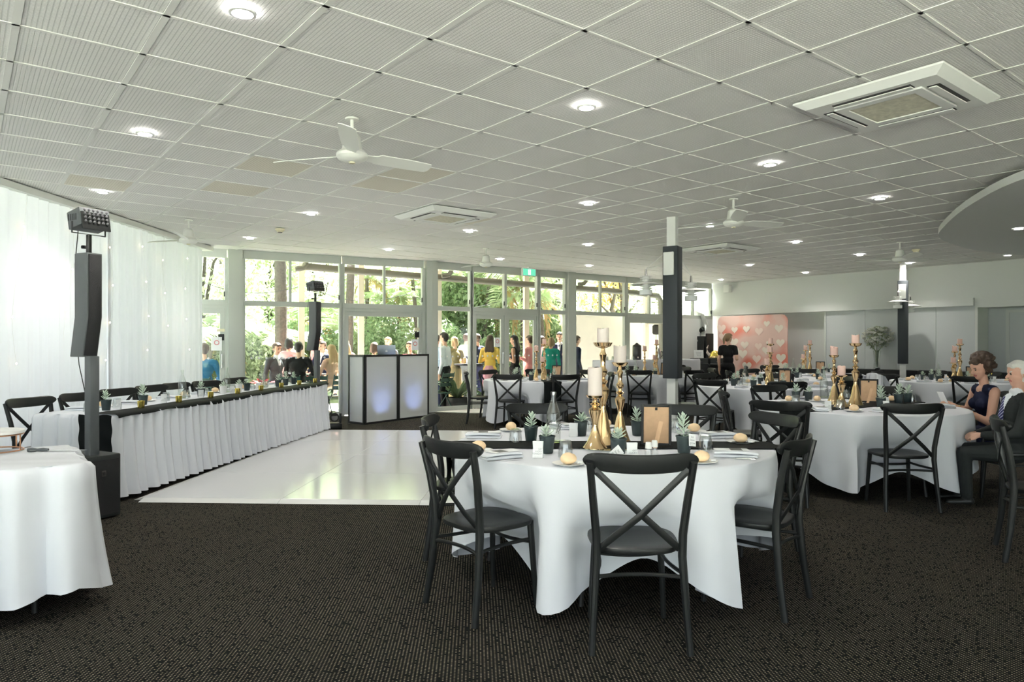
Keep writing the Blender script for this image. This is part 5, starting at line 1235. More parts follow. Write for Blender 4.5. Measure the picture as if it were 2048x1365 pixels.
MB().tube([(0, 0, 0), (.08, 0, .12)], .015).build('stand', M_blackmetal, t2); MB().tube([(.16, 0, .20), (.04, 0, .14)], [.07, .05], 12).build('flash_head', M_black, t2)
um = MB(); vs = [(-.1, .12, .28)]; 
for q, dd in ((.2, .03), (.4, .12), (.48, .2)):
    for i in range(8): a = i * math.pi / 4; vs.append((-.1 + q * math.cos(a), .12 - dd, .28 + q * .9 * math.sin(a)))
um.add(vs, [(0, 1 + i, 1 + (i + 1) % 8) for i in range(8)] + [(1 + k * 8 + i, 9 + k * 8 + i, 9 + k * 8 + (i + 1) % 8, 1 + k * 8 + (i + 1) % 8) for k in (0, 1) for i in range(8)]).build('umbrella', mat('umbrella_cloth', (.74, .75, .74), .8, trans=.3), t2)
MB().tube([(.05, 0, .14), (-.1, .12, .28)], .006).build('shaft', M_steel, t2)
pb = (fc[0] - .05, fc[1] - 1.0); zb = zat(717, pb[1])
for i, (dx, nm) in enumerate(((0, 'prop'), (.42, 'printer'))):
    t = thing('prop_box', 'black flight case %s' % ('under the golden horned helmet', 'under the printed notice')[1 - i], 'case', (pb[0] + dx, pb[1] + .04 * i, 0), .1 * i)
    MB().box((0, 0, zb / 2), (.38, .36, zb)).build('body', M_subcase, t, bevel=.01); MB().box((0, -.185, zb - .09), (.07, .01, .02)).build('handle', M_steel, t); MB().box((0, 0, zb - .14), (.384, .364, .008)).build('lid_seam', M_steel, t)
t = thing('notice_stand', 'small white printed notice standing on a black case', 'notice', (pb[0], pb[1], zb)); o = MB().box((0, 0, .11), (.24, .006, .21)).build('sheet', M_paper, t); o.rotation_euler = (R(-10), 0, 0)
for i in range(4): l = MB().box((0, -.005, .16 - i * .03), (.16 - .02 * i, .002, .006)).build('text_line', M_ink, o)
MB().box((0, .05, .05), (.02, .1, .1)).build('prop_foot', M_paper, t)
t = thing('viking_helmet', 'gold toy helmet with two pale horns on a black case', 'helmet', (pb[0] + .42, pb[1] + .04, zb), .1)
MB().lathe([(.15, 0), (.155, .02), (.14, .10), (.09, .17), (.02, .20)], 20).build('shell', M_goldy, t); MB().lathe([(.152, .02), (.160, .025), (.160, .05), (.150, .055)], 20).build('band', M_gold, t)
for s in (-1, 1): MB().tube([(s * .14, 0, .08), (s * .20, 0, .15), (s * .205, 0, .26), (s * .175, 0, .34)], [.04, .034, .022, .004], 10).build('horn', M_candle, t)
# ---------------- vase of white flowers on the sideboard
vx = onfar(1763, -.22); t = thing('flower_vase', 'tall glass vase of white lilies and greenery on the black sideboard', 'flowers', (vx[0], vx[1], .811))
MB().lathe([(.07, 0), (.075, .01), (.06, .2), (.085, .42), (.08, .42), (.055, .2), (.065, .02)], 20).build('vase', M_bottle, t)
sm = MB(); fr = random.Random(2)
for i in range(14): a = i * 2.4; sm.tube([(.02 * math.cos(a), .02 * math.sin(a), .05), (.03 * math.cos(a), .03 * math.sin(a), .4), (.22 * math.cos(a), .2 * math.sin(a), .62 + .03 * (i % 4))], .004, 5)
sm.build('stems', LM[1], t); leaf_cloud('greenery', LM[2], t, [((0, -.03, .66), (.30, .17, .20)), ((0, -.03, .86), (.24, .15, .12))], 220, .05, 77)
bl_ = MB()
for i in range(60):
    a, b = fr.uniform(0, 6.28), fr.uniform(-.7, 1.3); p = Vector((.31 * math.cos(a) * math.cos(b), -.05 + .19 * math.sin(a) * math.cos(b), .70 + .20 * math.sin(b)))
    for k in range(6): c2 = k * math.pi / 3; d = Vector((math.cos(c2), math.sin(c2) * .7, .8)); leaf(bl_, p, d, 0, .075, .022)
bl_.build('lilies', mat('lily_petal', (.90, .90, .84), .5, trans=.3), t)
# jacket over a chair
p = Vector((5.95, 11.45)); t = thing('white_jacket', 'white jacket hung over the back of a chair', 'jacket', (6.15, 11.45, 0), R(-80))
mbj = MB(); vs = []; n = 14
for z, dy, w in ((.48, -.33, .24), (.62, -.33, .23), (.78, -.335, .22), (.895, -.31, .20), (.905, -.285, .17), (.89, -.26, .19), (.76, -.20, .22), (.62, -.17, .22)):
    for i in range(n): u = -1 + 2 * i / (n - 1); vs.append((w * u, dy + .018 * math.sin(i * 1.7 + z * 6) + .05 * u * u, z - .04 * u * u))
mbj.add(vs, [(k * n + i, k * n + i + 1, (k + 1) * n + i + 1, (k + 1) * n + i) for k in range(7) for i in range(n - 1)]).build('body_panel', M_cloth, t)
for s in (-1, 1): mbj = MB().tube([(s * .2, -.30, .86), (s * .25, -.34, .70), (s * .24, -.36, .5)], [.045, .05, .04], 8).build('sleeve', M_cloth, t)
# ================================================================== PEOPLE
SKIN = mat('skin_fair', (.66, .40, .29), .5); SKIN2 = mat('skin_tan', (.50, .29, .20), .5); SKIN3 = mat('skin_old', (.60, .34, .25), .55)
EYE = mat('eye_dark', (.03, .025, .02), .3); LIP = mat('lip_red', (.42, .14, .12), .5)
def cl(n, c, r=.8): return mat('cloth_' + n, c, r, bump=.1, bscale=25, spec=.2)
HAIR = {'brown': mat('hair_brown', (.075, .045, .03), .55, bump=.5, bscale=90), 'black': mat('hair_black', (.016, .013, .012), .5, bump=.5, bscale=90), 'blonde': mat('hair_blonde', (.48, .33, .17), .55, bump=.5, bscale=90), 'grey': mat('hair_grey', (.62, .61, .57), .6, bump=.5, bscale=90), 'red': mat('hair_red', (.30, .12, .05), .55, bump=.5, bscale=90), 'dkblonde': mat('hair_dark_blonde', (.28, .19, .10), .55, bump=.5, bscale=90)}
def capsule(mb, a, b, ra, rb, n=12):
    a, b = Vector(a), Vector(b); d = b - a; L_ = d.length
    if L_ < 1e-6: d = Vector((0, 0, 1)); L_ = 1e-6
    t = d.normalized(); u = t.cross(Vector((0, 0, 1)) if abs(t.z) < .9 else Vector((1, 0, 0))).normalized(); w = t.cross(u); vs = []; rows = []
    for k in range(5): ph = math.pi / 2 * (1 - k / 4); rows.append((a - t * ra * math.sin(ph), ra * max(.02, math.cos(ph))))
    for k in range(5): ph = math.pi / 2 * k / 4; rows.append((b + t * rb * math.sin(ph), rb * max(.02, math.cos(ph))))
    for p, r_ in rows:
        for j in range(n): th = 2 * math.pi * j / n; vs.append(p + u * (r_ * math.cos(th)) + w * (r_ * math.sin(th)))
    m = len(rows); fs = [(i * n + j, i * n + (j + 1) % n, (i + 1) * n + (j + 1) % n, (i + 1) * n + j) for i in range(m - 1) for j in range(n)]
    fs += [tuple(range(n - 1, -1, -1)), tuple((m - 1) * n + j for j in range(n))]; mb.add(vs, fs)
class Body:
    def __init__(s): s.p = []; s.mats = []
    def cap(s, a, b, ra, rb, m): s.p.append(('c', Vector(a), Vector(b), ra, rb, m))
    def ell(s, c, r, m): s.p.append(('e', Vector(c), Vector(r), 0, 0, m))
    def mesh(s, voxel, name):
        mb = MB()
        for k, a, b, ra, rb, m in s.p:
            if k == 'c': capsule(mb, a, b, ra, rb)
            else: mb.ell(a, b, 16, 10)
        me = bpy.data.meshes.new('raw'); me.from_pydata(mb.v, [], mb.f); o = bpy.data.objects.new('raw', me); COL.objects.link(o)
        r = o.modifiers.new('r', 'REMESH'); r.mode = 'VOXEL'; r.voxel_size = voxel
        sm = o.modifiers.new('s', 'SMOOTH'); sm.iterations = 4; sm.factor = .5
        dg = bpy.context.evaluated_depsgraph_get(); out = bpy.data.meshes.new_from_object(o.evaluated_get(dg)); bpy.data.objects.remove(o); bpy.data.meshes.remove(me)
        out.name = name; n = len(out.polygons); C = np.empty(n * 3); out.polygons.foreach_get('center', C); C = C.reshape(-1, 3)
        best = np.full(n, 1e9); idx = np.zeros(n, int); mats = []
        for k, a, b, ra, rb, m in s.p:
            if m not in mats: mats.append(m)
            A = np.array(a)
            if k == 'c':
                B = np.array(b); d = B - A; t = np.clip(((C - A) @ d) / max(d @ d, 1e-9), 0, 1); dist = np.linalg.norm(C - (A + t[:, None] * d), axis=1) - (ra + (rb - ra) * t)
            else:
                Rr = np.array(b); q = np.linalg.norm((C - A) / Rr, axis=1); g = np.linalg.norm((C - A) / Rr ** 2, axis=1) + 1e-9; dist = q * (q - 1) / g
            w = dist < best; best[w] = dist[w]; idx[w] = mats.index(m)
        out.materials.clear()
        for m in mats: out.materials.append(m)
        out.polygons.foreach_set('material_index', idx.astype(np.int32)); out.polygons.foreach_set('use_smooth', np.ones(n, bool)); return out
def hand(B, w, d, side, skin, curl=.5, palm=(0, 0, -1)):
    """w wrist, d pointing direction, palm = palm normal"""
    w, d, pn = Vector(w), Vector(d).normalized(), Vector(palm).normalized(); s = d.cross(pn).normalized(); pn = s.cross(d).normalized() * 1
    B.cap(w, w + d * .035, .024, .028, skin); c = w + d * .065
    for k in (-1, 0, 1): B.cap(w + d * .03 + s * (.014 * k), c + d * .018 + s * (.020 * k), .014, .013, skin)
    for i, ln in enumerate((.058, .068, .063, .048)):
        o = (i - 1.5) * .019 * side; p = c + d * .018 + s * o; a1 = curl * .9
        q = p + (d * math.cos(a1) + pn * math.sin(a1)) * (ln * .55); r_ = q + (d * math.cos(a1 * 2.2) + pn * math.sin(a1 * 2.2)) * (ln * .55)
        B.cap(p, q, .0095, .0088, skin); B.cap(q, r_, .0088, .0075, skin)
    t0 = w + d * .03 - s * (.026 * side); t1 = t0 + (d * .75 - s * side * .6 + pn * .3).normalized() * .036; B.cap(t0, t1, .0115, .010, skin); B.cap(t1, t1 + (d + pn * .4).normalized() * .028, .010, .0085, skin)
def head(B, c, fwd, tilt, skin, hair, style, k=1.0):
    """c: head centre, fwd: unit facing vector in the local frame, tilt: downward nod"""
    f = Vector(fwd).normalized(); f = (f + Vector((0, 0, -tilt))).normalized(); s = f.cross(Vector((0, 0, 1))).normalized(); u = s.cross(f); c = Vector(c)
    P = lambda x, y, z: c + s * (x * k) + f * (y * k) + u * (z * k)
    # skull from spheres so that it turns freely
    B.cap(P(0, -.012, .030), P(0, .012, .034), .080 * k, .078 * k, skin); B.cap(P(0, .025, -.03), P(0, .03, -.065), .062 * k, .048 * k, skin); B.cap(P(0, .045, -.078), P(0, .05, -.085), .03 * k, .027 * k, skin)
    B.cap(P(0, .088, .0), P(0, .104, -.028), .009 * k, .0125 * k, skin)
    for q in (-1, 1):
        B.cap(P(q * .076, -.008, .0), P(q * .079, -.012, -.03), .013 * k, .010 * k, skin); B.cap(P(q * .031, .083, .006), P(q * .033, .083, .006), .0075 * k, .0075 * k, EYE); B.cap(P(q * .020, .085, .024), P(q * .046, .077, .026), .0045 * k, .004 * k, hair)
    B.cap(P(-.018, .079, -.058), P(.018, .079, -.058), .0075 * k, .0075 * k, LIP)
    if style == 'bald': pass
    else:
        B.cap(P(0, -.028, .040), P(0, .004, .058), .085 * k, .076 * k, hair); B.cap(P(0, -.045, .0), P(0, -.035, -.03), .072 * k, .06 * k, hair)
        for q in (-1, 1): B.cap(P(q * .052, -.005, .03), P(q * .058, -.03, -.01), .036 * k, .03 * k, hair)
        B.cap(P(-.035, .052, .075), P(.035, .052, .075), .030 * k, .030 * k, hair)
    if style in ('long', 'wavy'):
        for q in (-1, 0, 1): B.cap(P(q * .045, -.05, -.03), P(q * .075, -.085, -.26 if style == 'long' else -.20), .055 * k, .042 * k, hair)
    if style == 'bob':
        for q in (-1, 1): B.cap(P(q * .066, -.015, .01), P(q * .072, -.01, -.085), .036 * k, .036 * k, hair)
        B.cap(P(0, -.06, 0), P(0, -.06, -.085), .06 * k, .055 * k, hair)
    if style == 'pony':
        B.cap(P(0, -.10, .03), P(.0, -.135, -.04), .035 * k, .035 * k, hair); B.cap(P(0, -.135, -.04), P(0, -.12, -.16), .035 * k, .018 * k, hair)
    if style == 'bun': B.cap(P(0, -.10, .045), P(0, -.115, .04), .042 * k, .04 * k, hair)
    if style == 'curly':
        r = random.Random(5)
        for i in range(110):
            a, b = r.uniform(0, 6.28), r.uniform(-.55, 1.5); x, y, z = math.cos(a) * math.cos(b), math.sin(a) * math.cos(b), math.sin(b)
            if y > .25 and z < .42: continue
            B.cap(P(x * .100, y * .100 - .03, z * .100 + .04), P(x * .122, y * .120 - .03, z * .118 + .045), .027 * k, .022 * k, hair)
        for q in (-1, 1): B.cap(P(q * .08, -.02, .02), P(q * .085, -.035, -.03), .035, .03, hair)
def person(label, loc, az, h, top, bottom, hair, style='short', pose='stand', arms=('down', 'down'), skin=None, dress=False, jacket=None, look=0.0, nod=0.1, shoe=None, voxel=.011, sleeve='long', lean=0.0, extra=None, group=None):
    """az: heading faced, clockwise from the view axis, degrees; loc: ground point under the hips"""
    skin = skin or SKIN; shoe = shoe or M_black; B = Body(); k = h / 1.72; hz = .90 if pose == 'stand' else .50; Z = lambda z: z - .90 + hz
    fem = dress or style in ('long', 'bob', 'pony', 'bun', 'curly', 'wavy'); sw = .165 if fem else .185; ly = lean
    def sp(z): return ly * (z - .9)
    # trunk
    B.ell((0, -.01, Z(.93)), (.170 if fem else .165, .118, .12), bottom if not dress else top); B.ell((0, .0, Z(1.08)), (.138 if fem else .158, .105, .15), top); B.ell((0, sp(1.27), Z(1.27)), (.155 if fem else .178, .113, .17), top)
    B.cap((-sw + .03, sp(1.40), Z(1.395)), (sw - .03, sp(1.40), Z(1.395)), .062, .062, top)
    if fem:
        for q in (-1, 1): B.ell((q * .07, .085 + sp(1.27), Z(1.25)), (.062, .055, .06), top)
    B.cap((0, sp(1.42), Z(1.42)), (0, .012 + sp(1.5), Z(1.53)), .056 if not fem else .048, .05 if not fem else .044, skin)
    # legs
    for q in (-1, 1):
        if pose == 'stand': hp_, kn_, an_ = (q * .088, 0, .88), (q * .095, .02, .48), (q * .10, -.01, .085)
        else: hp_, kn_, an_ = (q * .09, .0, .50), (q * .115, .42, .50), (q * .12, .40, .09)
        lm = bottom; B.cap(hp_, kn_, .092, .062, lm); kk = Vector(kn_); B.cap(kn_, kk.lerp(Vector(an_), .95), .063, .050 if not fem or not dress else .04, lm if not dress else skin)
        a = Vector(an_); B.cap(a + Vector((0, -.02, -.035)), a + Vector((0, .15, -.05)), .042, .032, shoe)
    if dress:
        if pose == 'stand':
            B.cap((0, 0, .90), (0, 0, .30), .158, .215, bottom)
        else:
            for u in (.1, .25, .4): B.ell((0, u, .51), (.20, .12, .105), bottom)
            B.ell((0, .42, .40), (.19, .10, .16), bottom)
    # arms
    for i, q in enumerate((-1, 1)):
        sh = Vector((q * (sw + .012), sp(1.4), Z(1.385))); a = arms[i]; tgt = None
        if isinstance(a, (tuple, list)) and not isinstance(a, str): el, wr, hd, pl, cu = a; el, wr = Vector(el), Vector(wr)
        elif a == 'down': el, wr, hd, pl, cu = sh + Vector((q * .05, -.03, -.29)), sh + Vector((q * .06, .04, -.54)), (q * .1, .15, -1), (-q, 0, 0), .35
        elif a == 'bent': el, wr, hd, pl, cu = sh + Vector((q * .06, -.04, -.28)), sh + Vector((-q * .02, .20, -.20)), (-q * .35, .8, .25), (-q * .6, 0, -.6), .8
        elif a == 'table': el, wr, hd, pl, cu = sh + Vector((q * .07, .10, -.27)), sh + Vector((-q * .03, .32, -.30)), (-q * .3, .9, -.1), (0, 0, -1), .3
        else: el, wr, hd, pl, cu = sh + Vector((q * .08, .12, -.26)), sh + Vector((-q * .05, .26, .0)), (-q * .5, .3, .8), (-q, 0, 0), .8
        full = top if sleeve == 'long' else skin; B.cap(sh, el, .056 if sleeve == 'long' else .050, .046 if sleeve == 'long' else .040, full)
        if sleeve == 'short': B.cap(sh, sh.lerp(el, .5), .062, .060, top)
        w2 = wr if sleeve != 'long' else el.lerp(wr, .93); B.cap(el, w2, .046 if sleeve == 'long' else .041, .036 if sleeve == 'long' else .027, full)
        if sleeve == 'long': B.cap(el.lerp(wr, .9), wr, .028, .026, skin)
        hand(B, wr, hd, q, skin, cu, pl)
    hc = Vector((0, .025 + sp(1.62), Z(1.625))); la = R(look); head(B, hc, (math.sin(la), math.cos(la), 0), nod, skin, HAIR[hair], style, 1.0)
    if jacket:                                   # open jacket shows a shirt and tie down the chest
        B.ell((0, .062 + sp(1.3), Z(1.32)), (.045, .062, .13), jacket[0]); B.cap((0, .10 + sp(1.3), Z(1.405)), (0, .108, Z(1.16)), .017, .022, jacket[1]); B.cap((-.03, .03 + sp(1.45), Z(1.455)), (.03, .03 + sp(1.45), Z(1.455)), .045, .045, jacket[0])
    if extra: extra(B, Z)
    me = B.mesh(voxel / k, 'person'); o = obj('person', me, None, loc, -R(az)); o.scale = (k, k, k); tag(o, label, 'person', group); return o
C_navy, C_black, C_white, C_blue = cl('navy', (.012, .016, .045)), cl('black', (.014, .014, .015)), cl('white', (.72, .76, .82)), cl('teal_blue', (.03, .13, .24))
C_grey, C_pink, C_yellow, C_teal = cl('grey', (.10, .11, .12)), cl('pink', (.72, .30, .30)), cl('yellow', (.82, .56, .13)), cl('teal', (.01, .27, .22))
C_olive, C_tan, C_pale, C_dkgreen, C_rose, C_red = cl('olive', (.30, .25, .12)), cl('tan', (.50, .33, .22)), cl('pale_blue', (.50, .60, .74)), cl('charcoal', (.03, .034, .034)), cl('rose', (.62, .32, .38)), cl('red', (.40, .05, .05))
C_shirt, C_tie = cl('shirt', (.78, .80, .84)), cl('tie', (.04, .05, .16))
def stripe_tie():
    m = cl('striped_tie', (.06, .06, .16)); nt = m.node_tree; tc = N(nt, 'ShaderNodeTexCoord'); w = N(nt, 'ShaderNodeTexWave'); w.inputs['Scale'].default_value = 22; w.bands_direction = 'DIAGONAL'; nt.links.new(tc.outputs['Object'], w.inputs['Vector'])
    r = N(nt, 'ShaderNodeValToRGB'); r.color_ramp.elements[0].color = (.03, .03, .12, 1); r.color_ramp.elements[1].color = (.35, .35, .5, 1); r.color_ramp.elements[0].position = .55; r.color_ramp.elements[1].position = .75; nt.links.new(w.outputs['Fac'], r.inputs[0]); nt.links.new(r.outputs[0], nt.nodes['Principled BSDF'].inputs['Base Color']); return m
# ---- the seated couple
WX, WY = 4.78, 7.0
def neckline(B, Z):
    B.ell((0, .055, Z(1.40)), (.085, .075, .055), SKIN3)
lady = person('seated woman with short curly brown hair in a navy sleeveless dress reading a card', (WX, WY, -.03), 275, 1.62, C_navy, C_navy, 'brown', 'curly', 'sit', arms=(((-.23, .13, .67), (-.06, .37, .82), (.25, .6, .30), (.5, -.3, -.6), .9), ((.235, .10, .76), (.08, .40, .82), (-.35, .5, .35), (-.5, -.3, -.6), .9)), skin=SKIN3, dress=True, look=-8, nod=.28, voxel=.0075, sleeve='none', lean=.10, extra=neckline)
def put_on(name, parent, mb, m): o = mb.build(name, m, parent); return o
wm = MB(); wm.lathe([(.001, 0), (.014, 0), (.014, .005), (.001, .006)], 14, (0, 0, 0)); o = put_on('wristwatch', lady, wm, M_goldy); o.location = (-.095, .355, .83)
for q in (-1, 1): o = put_on('earring', lady, MB().ell((q * .082, .03, 1.17), (.006, .006, .016), 8, 6), M_goldy)
bd_ = MB(); 
for i in range(14): a = i * .45; bd_.ell((.150 + .006 * math.sin(a * 3), .035 - .008 * i * .6 + .03, 1.055 - .006 * i * .4), (.006, .006, .006), 6, 4)
put_on('shoulder_beading', lady, bd_, M_steel)
crd = thing('held_card', 'thin white printed card held in the seated woman\'s hands', 'card', lady.location); crd.rotation_euler = lady.rotation_euler; crd.scale = lady.scale
o = MB().box((0, 0, 0), (.10, .002, .16)).build('sheet', M_paper, crd); o.location = (0.0, .475, .90); o.rotation_euler = (R(-25), 0, R(10)); l = MB().box((0, -.0025, .02), (.06, .001, .07)).build('print', M_photo, o)
MX, MY = 4.28, 6.0
man = person('seated grey-haired man in a black suit and striped tie with clasped hands', (MX, MY, -.03), 285, 1.60, C_dkgreen, C_dkgreen, 'grey', 'short', 'sit', arms=(((-.24, .04, .70), (-.07, .26, .66), (.45, .9, -.05), (.5, 0, -.7), .9), ((.24, .04, .70), (.06, .27, .655), (-.45, .9, .0), (-.5, 0, -.6), .9)), skin=SKIN3, jacket=(C_shirt, stripe_tie()), look=-2, nod=.05, voxel=.0075, lean=-.12)
wm = MB().tube([(.030 * math.cos(a), 0, .030 * math.sin(a)) for a in [2 * math.pi * i / 16 for i in range(17)]], .006, 6, caps=False); o = put_on('wristwatch', man, wm, M_steel); o.location = (-.075, .245, .66); o.rotation_euler = (0, R(20), R(-35))
# ---- the woman at the photo corner
p = at(1456, 16.2); person('woman with a blonde ponytail in a black top and trousers, seen from behind', (p.x, p.y, 0), 38, 1.60, C_black, C_black, 'dkblonde', 'pony', arms=('down', 'bent'), sleeve='short', look=30)
# ---- guests on the patio
def guest(px, out, label, az, h, *a, ztop=None, **k):
    q = outr(px, out); return person(label, (q.x, q.y, GZ + (k.pop('dz', 0))), az, h, *a, **k)
guest(377, 1.75, 'woman in a red dress with short fair hair seen through the glass door', 20, 1.62, C_red, C_red, 'dkblonde', 'bob', 'sit', dz=.12, dress=True, arms=('table', 'table'))
guest(407, .75, 'man in a teal-blue jacket seen from behind through the glass door', -10, 1.78, C_blue, C_black, 'brown', 'short', 'sit', dz=.10, arms=('table', 'table'), look=-40)
guest(552, 1.5, 'young man in a grey suit facing the man in black', 120, 1.74, C_grey, C_grey, 'brown', 'short', 'sit', dz=.14, jacket=(C_shirt, C_grey), arms=('table', 'down'), nod=.2)
guest(577, 2.3, 'woman in a pink dress with a dark bob, back to the hall', 10, 1.70, C_pink, C_pink, 'black', 'bob', 'sit', dz=.28, dress=True, arms=('table', 'table'))
guest(597, .85, 'man in a black suit with short black hair seen from behind', -6, 1.76, C_black, C_black, 'black', 'short', 'sit', dz=.14, arms=('table', 'table'))
guest(640, 3.0, 'red-haired guest behind the young man in a tie', 190, 1.72, C_pink, C_pink, 'red', 'wavy', 'sit', dz=.3, dress=True)
guest(646, 2.0, 'young man in a navy suit and tie holding a glass of beer', 205, 1.74, C_navy, C_navy, 'brown', 'short', 'sit', dz=.18, jacket=(C_shirt, C_tie), arms=('bent', 'table'))
guest(664, .8, 'woman with long blonde hair in a tan dress seated by the patio', -50, 1.64, C_tan, C_tan, 'blonde', 'long', 'sit', dz=.18, dress=True, arms=('table', 'table'), sleeve='none')
guest(691, 1.8, 'woman with wavy blonde hair in a rose dress near the booth', -30, 1.66, C_rose, C_rose, 'blonde', 'wavy', 'sit', dz=.28, dress=True, sleeve='none')
guest(748, 1.7, 'brown-haired guest sitting behind the booth screen', 10, 1.68, C_tan, C_tan, 'brown', 'bob', 'sit', dz=.2, dress=True)
guest(777, 2.9, 'fair-haired man behind the laptop outside the glass', 200, 1.72, C_grey, C_grey, 'dkblonde', 'short', 'sit', dz=.3)
guest(820, 1.7, 'dark-haired guest sitting right of the laptop outside'.replace('right of', 'beyond'), 190, 1.68, C_red, C_black, 'brown', 'short', 'sit', dz=.22)
guest(872, 1.2, 'man in a blue shirt half hidden by the door post', 30, 1.66, C_pale, C_navy, 'brown', 'short', arms=('down', 'bent'))
guest(890, .75, 'man in a white shirt and black trousers leaning on a folding chair', -75, 1.70, C_white, C_black, 'black', 'short', arms=('down', 'down'), nod=.05)
guest(910, 1.6, 'woman with curled blonde hair in an olive dress', -40, 1.62, C_olive, C_olive, 'blonde', 'bob', arms=('bent', 'bent'), dress=True, sleeve='short')
guest(932, 2.8, 'man in a pale shirt standing at the bar table', 40, 1.72, C_white, C_grey, 'brown', 'short', arms=('bent', 'bent'))
guest(955, 1.9, 'man in a dark blazer standing at the bar table', -50, 1.70, C_navy, C_navy, 'brown', 'short', jacket=(C_shirt, C_shirt), arms=('bent', 'bent'))
guest(980, .85, 'woman in a yellow and pink gown with long brown hair, back to the hall', 12, 1.66, C_yellow, C_rose, 'brown', 'long', arms=('bent', 'bent'), dress=True)
guest(1030, 1.0, 'woman in a black off-shoulder dress with long black hair', -75, 1.66, C_black, C_black, 'black', 'long', dress=True, sleeve='none', arms=('bent', 'bent'), skin=SKIN2)
guest(1061, 1.1, 'woman in a pink dress with her dark hair tied up', -60, 1.66, C_pink, C_pink, 'brown', 'bun', dress=True, arms=('bent', 'bent'))
guest(1081, 2.0, 'woman in a rose dress standing beside the pink dress', 60, 1.66, C_rose, C_rose, 'brown', 'long', dress=True, sleeve='none')
guest(1102, 1.0, 'woman in a teal dress with fair hair', 20, 1.62, C_teal, C_teal, 'dkblonde', 'bob', dress=True, arms=('bent', 'down'))
guest(1119, 1.7, 'man with black hair in a dark suit behind the teal dress', 190, 1.76, C_navy, C_navy, 'black', 'short', jacket=(C_shirt, C_tie), arms=('bent', 'down'))
guest(1152, 1.0, 'man in a navy jacket half hidden by the wide window post', 70, 1.66, C_navy, C_navy, 'brown', 'short')
# ---- patio furniture
def patio_table(px, out, h, r_, label):
    q = outr(px, out); t = thing('patio_table', label, 'table', (q.x, q.y, GZ)); MB().lathe([(r_, h - .03), (r_, h)], 28).build('tabletop', M_black, t); MB().tube([(0, 0, 0), (0, 0, h - .03)], .035).build('stem', M_blackmetal, t); MB().lathe([(.25, 0), (.25, .02), (.04, .04)], 20).build('base', M_blackmetal, t); return Vector((q.x, q.y, GZ + h))
patio_table(393, 1.45, .74, .38, 'round black patio table in front of the man in teal'); pt = patio_table(622, 1.4, .85, .35, 'round black patio table among the seated guests'); pt2 = patio_table(938, 1.25, 1.02, .35, 'high round black bar table beside the yellow gown'); patio_table(782, 2.15, .8, .3, 'round black patio table behind the booth screen')
BG = Proto(thing('beer_glass', 'tall glass of golden beer', 'glass')); MB().lathe([(.028, 0), (.034, .15), (.031, .15), (.026, .01)], 16, capb=True, capt=False).build('glass', M_tumbler, BG.o); MB().lathe([(.026, .008), (.031, .13)], 16).build('beer', mat('beer', (.85, .55, .12), .3, trans=.4), BG.o); MB().lathe([(.031, .13), (.0315, .148)], 16).build('foam', M_paper, BG.o); KIDS[BG.o.name] = list(BG.o.children)
BG.put((pt.x + .15, pt.y - .25, pt.z), 0, 'tall glass of golden beer on the table of the seated guests'); BG.put((pt2.x - .1, pt2.y, pt2.z), 0, 'tall glass of golden beer on the high bar table')
M_gchair = mat('green_enamel', (.02, .07, .05), .45)
def folding_chair(px, out, az, label):
    q = outr(px, out); t = thing('folding_chair', label, 'chair', (q.x, q.y, GZ), -R(az), 'green patio chairs')
    for s in (-1, 1):
        MB().tube([(s * .21, -.25, 0), (s * .21, 0, .42), (s * .2, .12, .6) if False else (s * .2, .2, .43)], .011).build('leg', M_gchair, t); MB().tube([(s * .21, .25, 0), (s * .2, -.15, .5), (s * .2, -.26, .88)], .011).build('leg', M_gchair, t)
    for i in range(5): MB().box((0, -.16 + i * .085, .44), (.40, .07, .012)).build('seat_slat', M_gchair, t)
    for i in range(3): MB().box((0, -.19 - i * .03, .62 + i * .10), (.40, .014, .075)).build('back_slat', M_gchair, t)
folding_chair(878, .5, -60, 'dark green slatted patio chair the man in white leans on'); folding_chair(590, .45, 5, 'dark green slatted patio chair under the man in black'); folding_chair(631, .45, -20, 'dark green slatted patio chair beside the column speaker'); folding_chair(676, .5, -40, 'dark green slatted patio chair by the blonde guest'); folding_chair(410, .45, 0, 'dark green slatted patio chair under the man in teal')
# planters
M_planter = mat('charcoal_planter', (.03, .03, .03), .7); M_brom = leafmat('bromeliad_red', (.55, .08, .10), .3)
def planter(px, out, r_, h, label, m, n=26, L_=.55, seed=1, w=.03):
    q = outr(px, out); t = thing('patio_planter', label, 'planter', (q.x, q.y, GZ)); MB().lathe([(r_ * .8, 0), (r_, h), (r_ * .9, h), (r_ * .85, h - .05)], 20).build('pot', M_planter, t); MB().lathe([(.001, h - .04), (r_ * .88, h - .04)], 16, capt=False).build('soil', M_soil, t); f = MB(); r = random.Random(seed)
    for i in range(n): a = i * 2.4; e_ = r.uniform(.5, 1.6); leaf(f, (0, 0, h - .03), (math.cos(a), math.sin(a), e_), -.18, L_ * r.uniform(.7, 1.1), w)
    f.build('leaves', m, t)
planter(915, .55, .26, .32, 'charcoal planter with arching green leaves inside the glass view', LM[1], 34, .75, 3, .03); planter(527, 1.1, .24, .62, 'charcoal planter with spiky red bromeliad', M_brom, 20, .42, 5, .035); planter(497, .8, .2, .60, 'charcoal planter with yellow-green leaves by the wide post', LM[3], 22, .38, 6, .03); planter(968, .45, .2, .36, 'charcoal planter by the double doors', LM[1], 16, .4, 9)
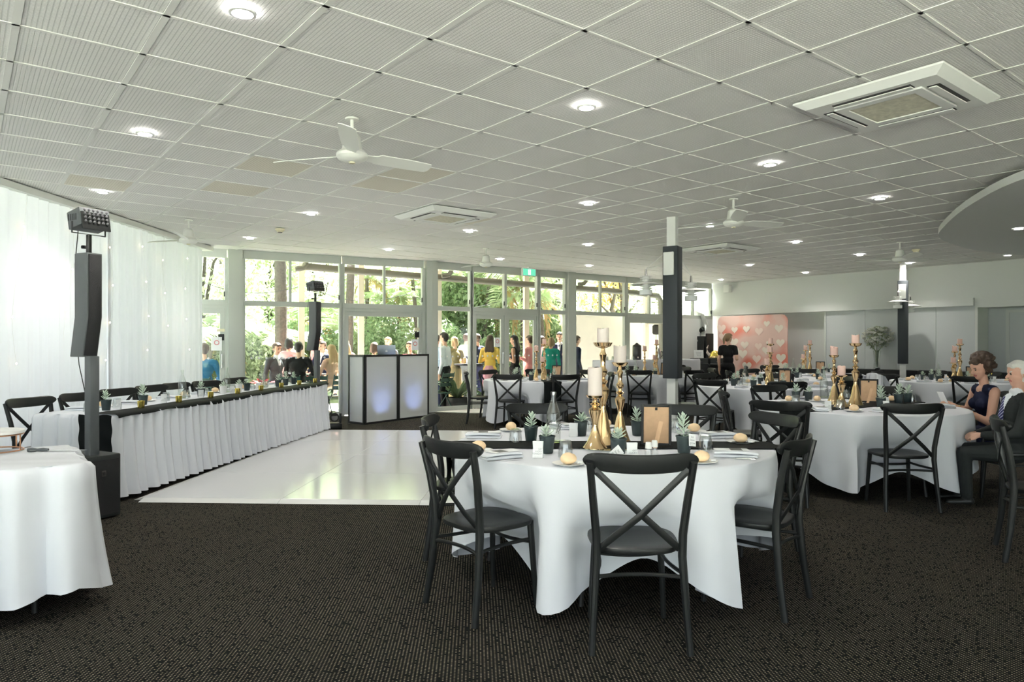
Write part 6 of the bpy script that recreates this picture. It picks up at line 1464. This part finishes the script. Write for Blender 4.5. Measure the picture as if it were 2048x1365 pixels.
# patio heater
q = outr(1313, 1.75); t = thing('patio_heater', 'mushroom patio heater with a flat metal hood outside the glass', 'heater', (q.x, q.y, GZ)); MB().lathe([(.22, 0), (.22, .7), (.05, .74)], 20).build('gas_housing', M_steel, t); MB().tube([(0, 0, .7), (0, 0, 1.75)], .035).build('pole', M_steel, t); MB().lathe([(.09, 1.75), (.12, 1.8), (.12, 2.0), (.06, 2.04)], 18).build('burner', M_black, t); MB().lathe([(.42, 2.04), (.40, 2.07), (.2, 2.13), (.02, 2.17)], 28).build('hood', M_soffit, t)
# string of patio bulbs
q0, q1 = outr(372, 1.8, 2.75), outr(1000, 1.7, 2.42); t = thing('bulb_string', 'drooping string of festoon bulbs across the patio', 'lights'); pts = [q0.lerp(q1, i / 24) - Vector((0, 0, .25 * math.sin(math.pi * (i % 8) / 8))) for i in range(25)]; MB().tube(pts, .006, 5).build('cable', M_black, t)
for i in range(2, 25, 3): MB().ell(pts[i] - Vector((0, 0, .06)), (.03, .03, .045), 10, 7).build('bulb', M_tumbler, t)
# notices stuck on the glass doors
for i, (px, py, w, h, m, lb) in enumerate(((433, 688, .17, .24, M_paper, 'white paper notice taped to the glass door by the curtain'), (441, 661, .13, .05, M_brown, 'beige plate fixed to the glass door by the curtain'), (442, 675, .10, .11, M_black, 'small black box fixed to the glass door by the curtain'), (829, 690, .14, .21, M_paper, 'white paper notice taped to the glass door behind the booth'), (833, 670, .09, .11, M_black, 'small black box fixed to the glass door behind the booth'), (833, 659, .10, .06, M_brown, 'beige plate fixed to the glass door behind the booth'), (993, 685, .14, .20, M_paper, 'white paper notice taped to the double glass doors'))):
    P, Q = (WA, WB) if px < 860 else (WB, WC); x, y = run_xy(P, Q, hit(px, P, Q), -.022); e_ = (Q - P)
    o = MB().box((0, 0, 0), (w, .03, h)).build('door_notice', m, None, smooth=False); o.location = (x, y, zat(py, y)); o.rotation_euler = (0, 0, math.atan2(e_.y, e_.x)); tag(o, lb, 'notice')
    if m is M_paper: obj('emblem', MB().lathe([(.03, 0), (.045, 0), (.045, .001), (.03, .001)], 16, capb=False, capt=False).mesh('emblem', C_pink), o, (0, -.0165, .02)).rotation_euler = (R(90), 0, 0)
